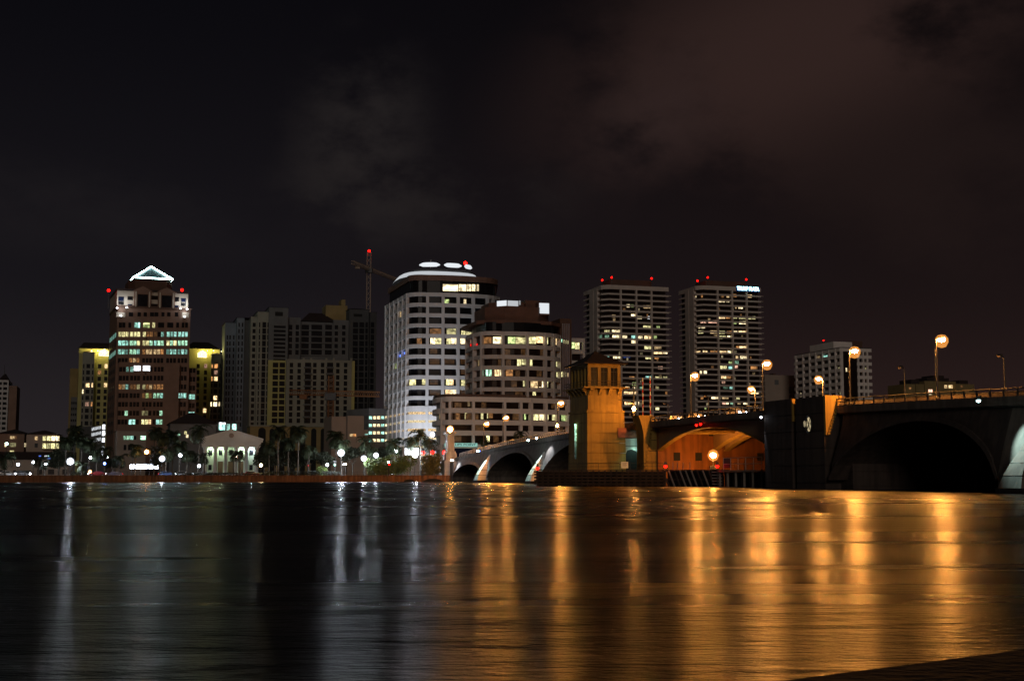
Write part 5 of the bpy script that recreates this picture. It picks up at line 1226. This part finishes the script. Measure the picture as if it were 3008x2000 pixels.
# ---------------------------------------------------------------- cranes
def lattice(mb, p0, p1, w, n, r=.16):
    p0, p1 = Vector(p0), Vector(p1); d = (p1-p0).normalized(); a = (d.cross(Vector((0, 0, 1))) if abs(d.z) < .9 else d.cross(Vector((1, 0, 0)))).normalized(); b = d.cross(a)
    cs = [a*sx*w/2 + b*sy*w/2 for sx, sy in ((-1, -1), (1, -1), (1, 1), (-1, 1))]
    for c in cs: mb.tube(p0+c, p1+c, r, n=5)
    for k in range(n):
        q0 = p0 + (p1-p0)*k/n; q1 = p0 + (p1-p0)*(k+1)/n
        for i in range(4): mb.tube(q0+cs[i], q1+cs[(i+1) % 4], r*.6, n=4)
def crane(name_label, pm, pymt, pymb, jib, Y, m, lamp=None, cabpy=None, w=2.6, tilt=0):
    b = at(pm, 1390, Y); o = empty('tower_crane', (b.x, b.y, GZ), 0, name_label, 'crane')
    q = lambda px, py, dy=0: at(px, py, Y + dy) - Vector((b.x, b.y, GZ))
    pt = q(pm, pymt); mb = MB(); lattice(mb, (0, 0, 0), (0, 0, pt.z), w, 40, .18); mb.build('mast', m, o)
    (ax, ay, ad), (bx_, by, bd) = jib; mb = MB(); lattice(mb, q(ax, ay, ad), q(bx_, by, bd), 2.0, 40, .2); mb.build('jib', m, o)
    cz = q(pm, cabpy).z; MB().box(-2.4, -2.6, cz-1.7, 2.4, .4, cz+1.3).build('cab', M['steel'], o)
    c = q(ax + (pm-ax)*.35, ay + (cabpy-ay)*.35, ad*.65); MB().box(c.x-1.6, c.y-1, c.z-2.4, c.x+1.6, c.y+1, c.z-.6).build('counterweight', m, o)
    if lamp: MB().lathe([(.05, pt.z+.2), (.8, pt.z+.5), (.95, pt.z+1.1), (.6, pt.z+1.8), (.05, pt.z+2)], 0, 0, 10).build('beacon', glow('red', 6, True), o)
crane('tall pale tower crane with red beacon on top, rising behind the white office tower', 1077, 742, 0, ((1036, 771, -30), (1175, 826, 60)), 880, M['crane'], True, 795)
crane('dim orange construction crane standing low in front of the dark condominium', 969, 1104, 0, ((850, 1152, 0), (1115, 1158, 0)), 560, M['craneo'], False, 1164, w=2.2)
# ---------------------------------------------------------------- planting
def bank_pt(px, y):                                  # on the line y metres behind the seawall, seen at photo column px
    b = bank.xy - Vector((0, 0)) + (-A) * y; r = ray(px, 1395); q = Vector((r.x, r.y)); n = Vector((-q.y, q.x)); k = -b.dot(n) / PV.dot(n)
    return b + PV * k
def palm_meshes(seed, kind):
    r = random.Random(seed); mb = MB(); nf = {'royal': 17, 'coconut': 21, 'sabal': 30}[kind]
    for k in range(nf):
        az = 2*pi*k/nf*1.0 + r.uniform(-.25, .25) + (k % 3); el = r.uniform(-.55, 1.25) if kind != 'sabal' else r.uniform(-.9, 1.4); L = r.uniform(2.7, 3.8) * (.72 if kind == 'sabal' else 1)
        hd = Vector((cos(az), sin(az), 0)); p = Vector((0, 0, 0)); pts = [p.copy()]; e = el; n = 8
        for i in range(n):
            p = p + (hd*cos(e) + Vector((0, 0, 1))*sin(e)) * L/n; e -= (.20 if kind != 'sabal' else .14) + .035*i; pts.append(p.copy())
        side = Vector((-hd.y, hd.x, 0))
        for i in range(1, n + 1):
            q = pts[i]; t = (pts[i]-pts[i-1]).normalized(); w = (.78 if kind != 'sabal' else .95) * sin(pi*(i+.6)/(n+1.6)) + .12
            for s_ in (-1, 1):
                for j in (0, .5):
                    a_ = q - t*L/n*j; tip = a_ + side*s_*w*r.uniform(.8, 1.1) + t*w*.55 - Vector((0, 0, 1))*w*r.uniform(.25, .6)
                    mb.add([a_ - t*.09, a_ + t*.09, tip + t*.03, tip - t*.03], [(0, 1, 2, 3)])
            mb.add([pts[i-1] - side*.035, pts[i-1] + side*.035, pts[i] + side*.03, pts[i] - side*.03], [(0, 1, 2, 3)])
    return mb
def leaf_cloud(seed, n, rx, ry, rz, size, lumps=9):
    r = random.Random(seed); mb = MB(); cs = []
    for k in range(lumps):
        a_ = r.uniform(0, 2*pi); f = r.uniform(.15, .72); cs.append(Vector((cos(a_)*rx*f, sin(a_)*ry*f, rz*r.uniform(-.35, .62))))
    for k in range(n):
        c = cs[k % lumps]; d = Vector((r.gauss(0, 1), r.gauss(0, 1), r.gauss(0, 1))).normalized() * r.uniform(.55, 1) ** .6
        p = c + Vector((d.x*rx*.46, d.y*ry*.46, d.z*rz*.42)); u = Vector((r.gauss(0, 1), r.gauss(0, 1), r.gauss(0, 1))).normalized(); v = u.orthogonal().normalized(); sz = size*r.uniform(.6, 1.3)
        mb.add([p - u*sz, p + v*sz*.5, p + u*sz, p - v*sz*.5], [(0, 1, 2, 3)])
    return mb
def mesh_of(mb, name, m): o = mb.build(name, m); me = o.data; bpy.data.objects.remove(o); return me
PALM = {k: [mesh_of(palm_meshes(i*7+3, k), 'crown', M['frond']) for i in range(3)] for k in ('royal', 'coconut', 'sabal')}
TRUNK = mesh_of(MB().lathe([(.30, 0), (.24, .06), (.19, .3), (.17, .6), (.15, .9), (.10, 1.0)], 0, 0, 9), 'trunk', M['trunk'])
def palm(px, pyc, y, kind, size, label, group='palm trees on the waterfront'):
    p = bank_pt(px, y); z = H + ray(px, pyc).z * (p.y / ray(px, pyc).y); hgt = max(1.5, z - GZ)
    o = empty('palm_tree', (p.x, p.y, GZ), rnd.uniform(0, 6.28), label, 'palm tree', group)
    t = bpy.data.objects.new('trunk', TRUNK); col.objects.link(t); t.parent = o; t.scale = (1.1, 1.1, hgt); t.rotation_euler = (rnd.uniform(-.03, .03), rnd.uniform(-.03, .03), 0)
    c = bpy.data.objects.new('crown', rnd.choice(PALM[kind])); col.objects.link(c); c.parent = o; c.location = (0, 0, hgt); k = size/3.2; c.scale = (k, k, k); c.rotation_euler = (0, 0, rnd.uniform(0, 6))
# px of crown, py of crown heart, metres behind the seawall, kind, frond length
for args in (
 (14, 1343, 9, 'coconut', 3.6, 'palm at the left frame edge in front of the pale shop row'),
 (112, 1349, 4, 'royal', 2.7, 'small pale green palm lit from below in front of the shop row'),
 (128, 1362, 5, 'coconut', 2.0, 'low palm just right of the small pale green one by the shop row'),
 (192, 1296, 22, 'sabal', 3.6, 'left palm of the dark clump between shop row and pyramid tower'),
 (217, 1266, 26, 'sabal', 3.9, 'tallest palm of the dark clump between shop row and pyramid tower'),
 (237, 1291, 22, 'sabal', 3.5, 'palm right beside the tallest one of the clump left of the pyramid tower'),
 (259, 1302, 20, 'sabal', 3.7, 'broad palm left of the bright column of garage lights'),
 (283, 1330, 16, 'coconut', 3.3, 'palm in front of the bright column of garage lights'),
 (306, 1318, 18, 'coconut', 3.2, 'palm directly right of the bright column of garage lights'),
 (240, 1365, 6, 'coconut', 2.5, 'low palm beside the big white lamp of the left waterfront'),
 (352, 1346, 14, 'coconut', 3.2, 'palm in front of the tan podium block, left of the orange lamp'),
 (396, 1318, 16, 'sabal', 3.4, 'palm before the lit window row of the tan podium block'),
 (452, 1268, 30, 'sabal', 3.6, 'left palm of the tall dark group before the hip roofed hall'),
 (478, 1282, 24, 'sabal', 4.0, 'broad middle palm of the tall dark group before the hip roofed hall'),
 (505, 1277, 28, 'sabal', 3.7, 'right palm of the tall dark group before the hip roofed hall'),
 (486, 1326, 14, 'coconut', 3.4, 'lower palm beneath the tall dark group before the hip roofed hall'),
 (526, 1308, 16, 'sabal', 3.4, 'palm left of the small blue white lamp by the temple'),
 (548, 1330, 14, 'coconut', 3.0, 'palm right of the small blue white lamp by the temple'),
 (582, 1264, 10, 'royal', 4.4, 'tall drooping palm at the left corner of the temple'),
 (599, 1340, 4, 'royal', 2.6, 'small palm in front of the leftmost temple columns'),
 (686, 1334, 3.5, 'royal', 2.5, 'left of the two small palms before the temple doors'),
 (704, 1331, 5, 'royal', 2.7, 'right of the two small palms before the temple doors'),
 (790, 1308, 20, 'coconut', 3.6, 'palm right behind the temple corner'),
 (817, 1266, 16, 'sabal', 4.2, 'tall wide palm left in front of the arcade'),
 (846, 1300, 20, 'sabal', 3.6, 'palm between the two tall wide palms of the arcade'),
 (875, 1268, 14, 'sabal', 4.4, 'tall wide palm with pale trunk in front of the arcade'),
 (906, 1318, 18, 'coconut', 3.6, 'shorter dark palm at the right end of the arcade'),
 (984, 1283, 20, 'sabal', 4.6, 'big round palm in front of the plain tan block'),
 (1003, 1300, 12, 'royal', 3.4, 'green lit palm above the brightest white waterfront lamp'),
 (1071, 1296, 16, 'royal', 3.8, 'open crowned palm at the right edge of the plain tan block'),
 (1090, 1322, 12, 'coconut', 3.0, 'palm between the two white lamps before the parking garage'),
 (1158, 1304, 14, 'sabal', 4.4, 'round dark palm at the left foot of the white office tower'),
 (1206, 1292, 12, 'coconut', 3.6, 'left palm before the bright lobby of the white office tower'),
 (1235, 1278, 12, 'coconut', 4.4, 'tallest palm before the bright lobby of the white office tower'),
 (1262, 1298, 10, 'coconut', 3.8, 'right palm above the red traffic lights'),
 (1527, 1272, 20, 'royal', 3.2, 'palm crown peeking over the bridge deck before the terraces'),
 (1422, 1296, 30, 'sabal', 2.6, 'dim round palm behind the second bridge lamp'),
): palm(*args)
DT = [mesh_of(leaf_cloud(5+i, 1500, 5.2, 4.2, 4.0, .42), 'crown', M['leafd']) for i in range(2)]
def tree(px, pyc, y, k, label):
    p = bank_pt(px, y); z = H + ray(px, pyc).z * (p.y / ray(px, pyc).y); h = max(1.5, z - GZ)
    o = empty('broadleaf_tree', (p.x, p.y, GZ), rnd.uniform(0, 6), label, 'tree', 'dark trees behind the waterfront road')
    mb = MB().tube((0, 0, 0), (.1, 0, h*.7), .26, .18, 8)
    for a_ in (0, 2.1, 4.2): mb.tube((.1, 0, h*.55), (cos(a_)*k*2.2, sin(a_)*k*2.2, h*1.0), .12, .05, 6)
    mb.build('trunk', M['trunk'], o)
    c = bpy.data.objects.new('crown', rnd.choice(DT)); col.objects.link(c); c.parent = o; c.location = (0, 0, h); c.scale = (k, k, k*.9)
for args in ((172, 1352, 24, .85, 'dark tree between shop row and the palm clump'), (330, 1366, 20, .6, 'small dark tree at the foot of the pyramid tower'), (470, 1345, 26, 1.0, 'dark tree under the palms left of the temple'), (560, 1350, 24, .7, 'dark tree beside the left temple corner'),
             (776, 1352, 22, .75, 'dark tree touching the right temple corner'), (808, 1345, 26, .9, 'dark tree under the tall palm left of the arcade middle'), (850, 1350, 26, .95, 'dark tree under the arcade palms'), (905, 1352, 24, .9, 'dark tree at the right end of the arcade'), (948, 1352, 20, .85, 'dark tree left of the brightest white lamp'),
             (1035, 1340, 22, .9, 'dark tree right of the brightest white lamp'), (1135, 1335, 22, .8, 'dark tree at the foot of the parking garage')): tree(*args)
def bush(px0, px1, pyt, y, m, label, n=3200, seed=3):
    pa_, pb_ = bank_pt(px0, y), bank_pt(px1, y); c = (pa_ + pb_)/2; w = (pb_ - pa_).length/2; h = H + ray((px0+px1)/2, pyt).z * c.y/ray((px0+px1)/2, pyt).y - GZ
    o = leaf_cloud(seed, n, w*1.12, w*.7, h*.66, .30, 16).build('bush', m); o.location = (c.x, c.y, GZ + h*.45); o.rotation_euler = (0, 0, TH)
    tag(o, label, 'bush', 'bushes by the bridge approach')
bush(1072, 1150, 1347, 4.5, M['leaf'], 'rounded green bush at the left of the bridge approach, lit by white lamps', seed=3)
bush(1118, 1218, 1338, 5.5, M['leaf'], 'broad green bush under the white lamps left of the red traffic lights', seed=4)
bush(1233, 1293, 1335, 4.5, M['leaft'], 'brownish rounded shrub below the red traffic lights', seed=5)
bush(930, 962, 1371, 12, M['leaf'], 'small bright green shrub beside the low white lamp', 700, seed=6)
bush(70, 84, 1387, 18, M['leafd'], 'small clipped shrub in front of the shop row', 300, seed=7)
def hedge(px0, px1, y, h, label, seed):
    pa_, pb_ = bank_pt(px0, y), bank_pt(px1, y); L = (pb_-pa_).length; r = random.Random(seed); mb = MB()
    for k in range(int(L*60)):
        p = Vector((r.uniform(-L/2, L/2), r.uniform(-.5, .5), h*r.random()**.6)); u = Vector((r.gauss(0, 1), r.gauss(0, 1), r.gauss(0, 1))).normalized(); v = u.orthogonal(); mb.add([p-u*.2, p+v*.1, p+u*.2, p-v*.1], [(0, 1, 2, 3)])
    o = mb.build('hedge', M['leafd']); c = (pa_+pb_)/2; o.location = (c.x, c.y, GZ); o.rotation_euler = (0, 0, TH); tag(o, label, 'hedge', 'low hedges on the waterfront')
hedge(505, 770, 6.5, 1.0, 'long low dark hedge in front of the temple', 1); hedge(775, 1000, 6.5, 1.5, 'taller dark hedge in front of the arcade palms', 2); hedge(205, 262, 18, 1.2, 'green hedge left of the garage light column', 3)

# ---------------------------------------------------------------- waterfront lamps and signals
def post_lamp(px, py, y, hue, power, r, label, arm=0):
    p = bank_pt(px, y); z = H + ray(px, py).z * p.y / ray(px, py).y; h = z - GZ
    o = empty('post_lamp', (p.x, p.y, GZ), TH, label, 'lamp', 'lamps along the waterfront')
    mb = MB().tube((arm, .0, 0), (arm, 0, h - r*.5 if not arm else h + r), .08, .06, 7); mb.lathe([(.2, 0), (.2, .35), (.1, .5)], arm, 0, 8)
    if arm: mb.tube((arm, 0, h + r*.9), (0, 0, h + r*1.0), .05, n=6)
    mb.build('post', M['steel'], o)
    MB().lathe([(.03, h-r), (r*.75, h-r*.65), (r, h), (r*.75, h+r*.65), (.03, h+r)], 0, 0, 12).build('lamp_globe', glow(hue, power, True), o)
    if power > 40: q = r*1.55; MB().lathe([(.03, h-q), (q*.7, h-q*.7), (q, h), (q*.7, h+q*.7), (.03, h+q)], 0, 0, 14).build('lamp_halo', halo(hue, .26), o, True)
for a_ in ((16, 1303, 40, 'cyan', 50, .32, 'small cyan white lamp at the left frame edge before the brown house'), (52, 1364, 6, 'mercury', 43, .33, 'small white lamp before the left half of the shop row'), (97, 1357, 6, 'mercury', 50, .36, 'small white lamp beside the pale green palm'), (132, 1363, 6, 'mercury', 43, .33, 'small white lamp right of the pale green palm'),
           (205, 1355, 5, 'mercury', 230, .72, 'big glaring white lamp at the right end of the shop row'), (264, 1344, 14, 'mercury', 36, .33, 'small white lamp left of the garage light column'), (306, 1361, 10, 'blue', 50, .28, 'small blue lamp beneath the garage light column'), (313, 1342, 30, 'white', 40, .3, 'faint white lamp right of the garage light column'),
           (429, 1327, 12, 'sodium', 104, .52, 'orange pink lamp above the bright canopy', .9), (475, 1347, 7, 'mercury', 118, .62, 'bright white lamp at the right end of the canopy'), (528, 1337, 9, 'mercury', 64, .40, 'blue white lamp halfway between canopy and temple'), (584, 1368, 5, 'mercury', 43, .36, 'small globe lamp before the left temple columns'),
           (766, 1366, 5, 'warm', 90, .38, 'small warm globe lamp at the right temple corner'), (693, 1342, 12, 'rose', 25, .25, 'tiny pink lamp among the two small temple palms'), (961, 1365, 7, 'mercury', 50, .36, 'small white lamp beside the bright green shrub'), (1001, 1330, 6, 'mercury', 316, .76, 'brightest white lamp of the waterfront, in front of the tan block'),
           (1068, 1346, 4, 'mercury', 214, .62, 'bright white lamp at the left edge of the green bushes'), (1104, 1337, 6, 'mercury', 183, .56, 'bright white lamp above the left green bush'), (1163, 1323, 14, 'mercury', 79, .50, 'white lamp above the broad green bush'), (1218, 1336, 10, 'mercury', 244, .74, 'large white lamp between broad bush and brownish shrub'),
           (1270, 1276, 26, 'mercury', 115, .58, 'high white lamp against the corner of the terraced block'), (1009, 1364, 9, 'mercury', 21, .22, 'tiny left lamp of the pair under the brightest lamp'), (1015, 1363, 9, 'pale', 30, .24, 'tiny right lamp of the pair under the brightest lamp'), (1141, 1357, 3, 'white', 30, .2, 'tiny white lamp in front of the broad bush')): post_lamp(*a_)
def signal(px, py, y, hue, label, r=.42, st=5):
    p = bank_pt(px, y); z = H + ray(px, py).z * p.y / ray(px, py).y; h = z - GZ
    o = empty('traffic_light', (p.x, p.y, GZ), TH, label, 'traffic light', 'traffic lights on the waterfront road')
    MB().tube((.0, .35, 0), (0, .35, h+1.3), .08, n=6).build('post', M['steel'], o)
    hs = MB().box(-.3, .02, h-.5, .3, .34, h+1.2).build('signal_head', M['steel'], o)
    MB().lathe([(.03, h-r), (r*.75, h-r*.6), (r, h), (r*.75, h+r*.6), (.03, h+r)], 0, -.1, 10).build('lamp_lens', glow(hue, st, True), hs)
signal(1242, 1330, 10, 'red', 'red traffic light at the right side of the bright lobby', .55, 14); signal(1270, 1329, 10, 'red', 'red traffic light over the brownish shrub', .55, 14); signal(1304, 1329, 16, 'red', 'red traffic light left of the entry pylon', .55, 14)
signal(264, 1385, 9, 'amber', 'orange signal low beside the garage palms', .42, 14); signal(983, 1365, 12, 'teal', 'small green traffic light below the brightest white lamp', .3, 5); signal(1143, 1364, 3, 'red', 'tiny red light in front of the broad bush', .25, 5); signal(905, 1367, 10, 'red', 'very dim red light among the dark arcade trees', .2, .6)
signal(388, 1336, 16, 'amber', 'tiny amber light left of the canopy lamp', .25, 5)

# ---------------------------------------------------------------- cars
def car_parts(o, body_m, head, tailon):
    prof = [(-2.2, .35), (2.2, .35), (2.25, .75), (1.25, .92), (.55, 1.38), (-1.05, 1.42), (-1.75, .98), (-2.25, .92)]
    MB().loft([[(x, y*(.9 if z > 1.1 else 1), z) for x, z in prof] for y in (-.87, .87)]).build('body', body_m, o)
    gl = MB()
    for y in (-.875, .855): gl.add([(-1.45, y, .98), (1.05, y, .98), (.5, y*.93, 1.33), (-1.0, y*.93, 1.36)], [(0, 1, 2, 3)])
    gl.build('window', M['glass'], o)
    for x in (-1.4, 1.4):
        for y in (-.9, .72):
            w = MB().tube((x, y, .33), (x, y+.18, .33), .33, n=12).build('wheel', M['tyre'], o); MB().tube((x, y-.012, .33), (x, y+.19, .33), .18, n=10).build('rim', M['galv'], w)
    for y in (-.62, .62):
        MB().lathe([(.02, .5), (.17, .56), (.21, .68), (.17, .8), (.02, .86)], 2.2, y, 8).build('headlight', glow('white', head, True) if head else M['galv'], o)
        MB().box(-2.29, y-.22, .66, -2.2, y+.22, .84).build('taillight', glow('red', tailon, True) if tailon else M['redpaint'], o)
def road_car(px, y, dirn, m, head, tail, label):
    p = bank_pt(px, y); o = empty('car', (p.x, p.y, GZ+.004), TH + (0 if dirn > 0 else pi) - dirn*.5*0, label, 'car', 'cars on the waterfront road'); car_parts(o, m, head, tail)
road_car(20, 10, 1, M['carwhite'], 60, 4, 'pale car with lit headlights at the left frame edge'); road_car(62, 10.2, 1, M['cargrey'], 60, 4, 'grey car with lit headlights before the shop row')
road_car(285, 14, -1, M['carred'], 15, 8, 'red car with red tail lights under the garage palms'); road_car(335, 14.2, -1, M['cargrey'], 15, 8, 'grey car with red tail lights before the podium block')
road_car(490, 10, 1, M['carblue'], 70, 4, 'blue car with white headlights right of the canopy'); road_car(535, 10.2, 1, M['carwhite'], 70, 4, 'white car with white headlights left of the temple'); road_car(590, 14, -1, M['cargrey'], 15, 8, 'grey car with red tail lights before the left temple corner'); road_car(738, 10, 1, M['carred'], 40, 4, 'red car passing the right temple corner')
def bridge_car(px, u, dirn, m, head, tail, label):
    t = bt(px, u); sl = -2*1.79e-4*t
    o = empty('car', (*bw(t, u).xy, zdeck(t)+.01), 0, label, 'car', 'cars crossing the bridge'); o.rotation_euler = (0, -math.atan(sl)*1 if dirn > 0 else math.atan(sl), BROT + (0 if dirn > 0 else pi)); car_parts(o, m, head, tail)
bridge_car(1988, 4.2, 1, M['carwhite'], 60, 4, 'white car with bright headlights on the left half of the opening span'); bridge_car(2046, 4.2, 1, M['cargrey'], 60, 4, 'grey car with bright headlights on the middle of the opening span'); bridge_car(2166, 4.2, 1, M['carwhite'], 60, 4, 'white car near the right bascule pier')
bridge_car(1462, 4.2, 1, M['cargrey'], 60, 4, 'grey car with bright headlights on the far arches'); bridge_car(1400, 4.2, 1, M['carwhite'], 25, 4, 'pale car behind the railing near the entry pylon'); bridge_car(1580, 4.2, -1, M['carblue'], 25, 6, 'blue car climbing the bridge left of the control tower')
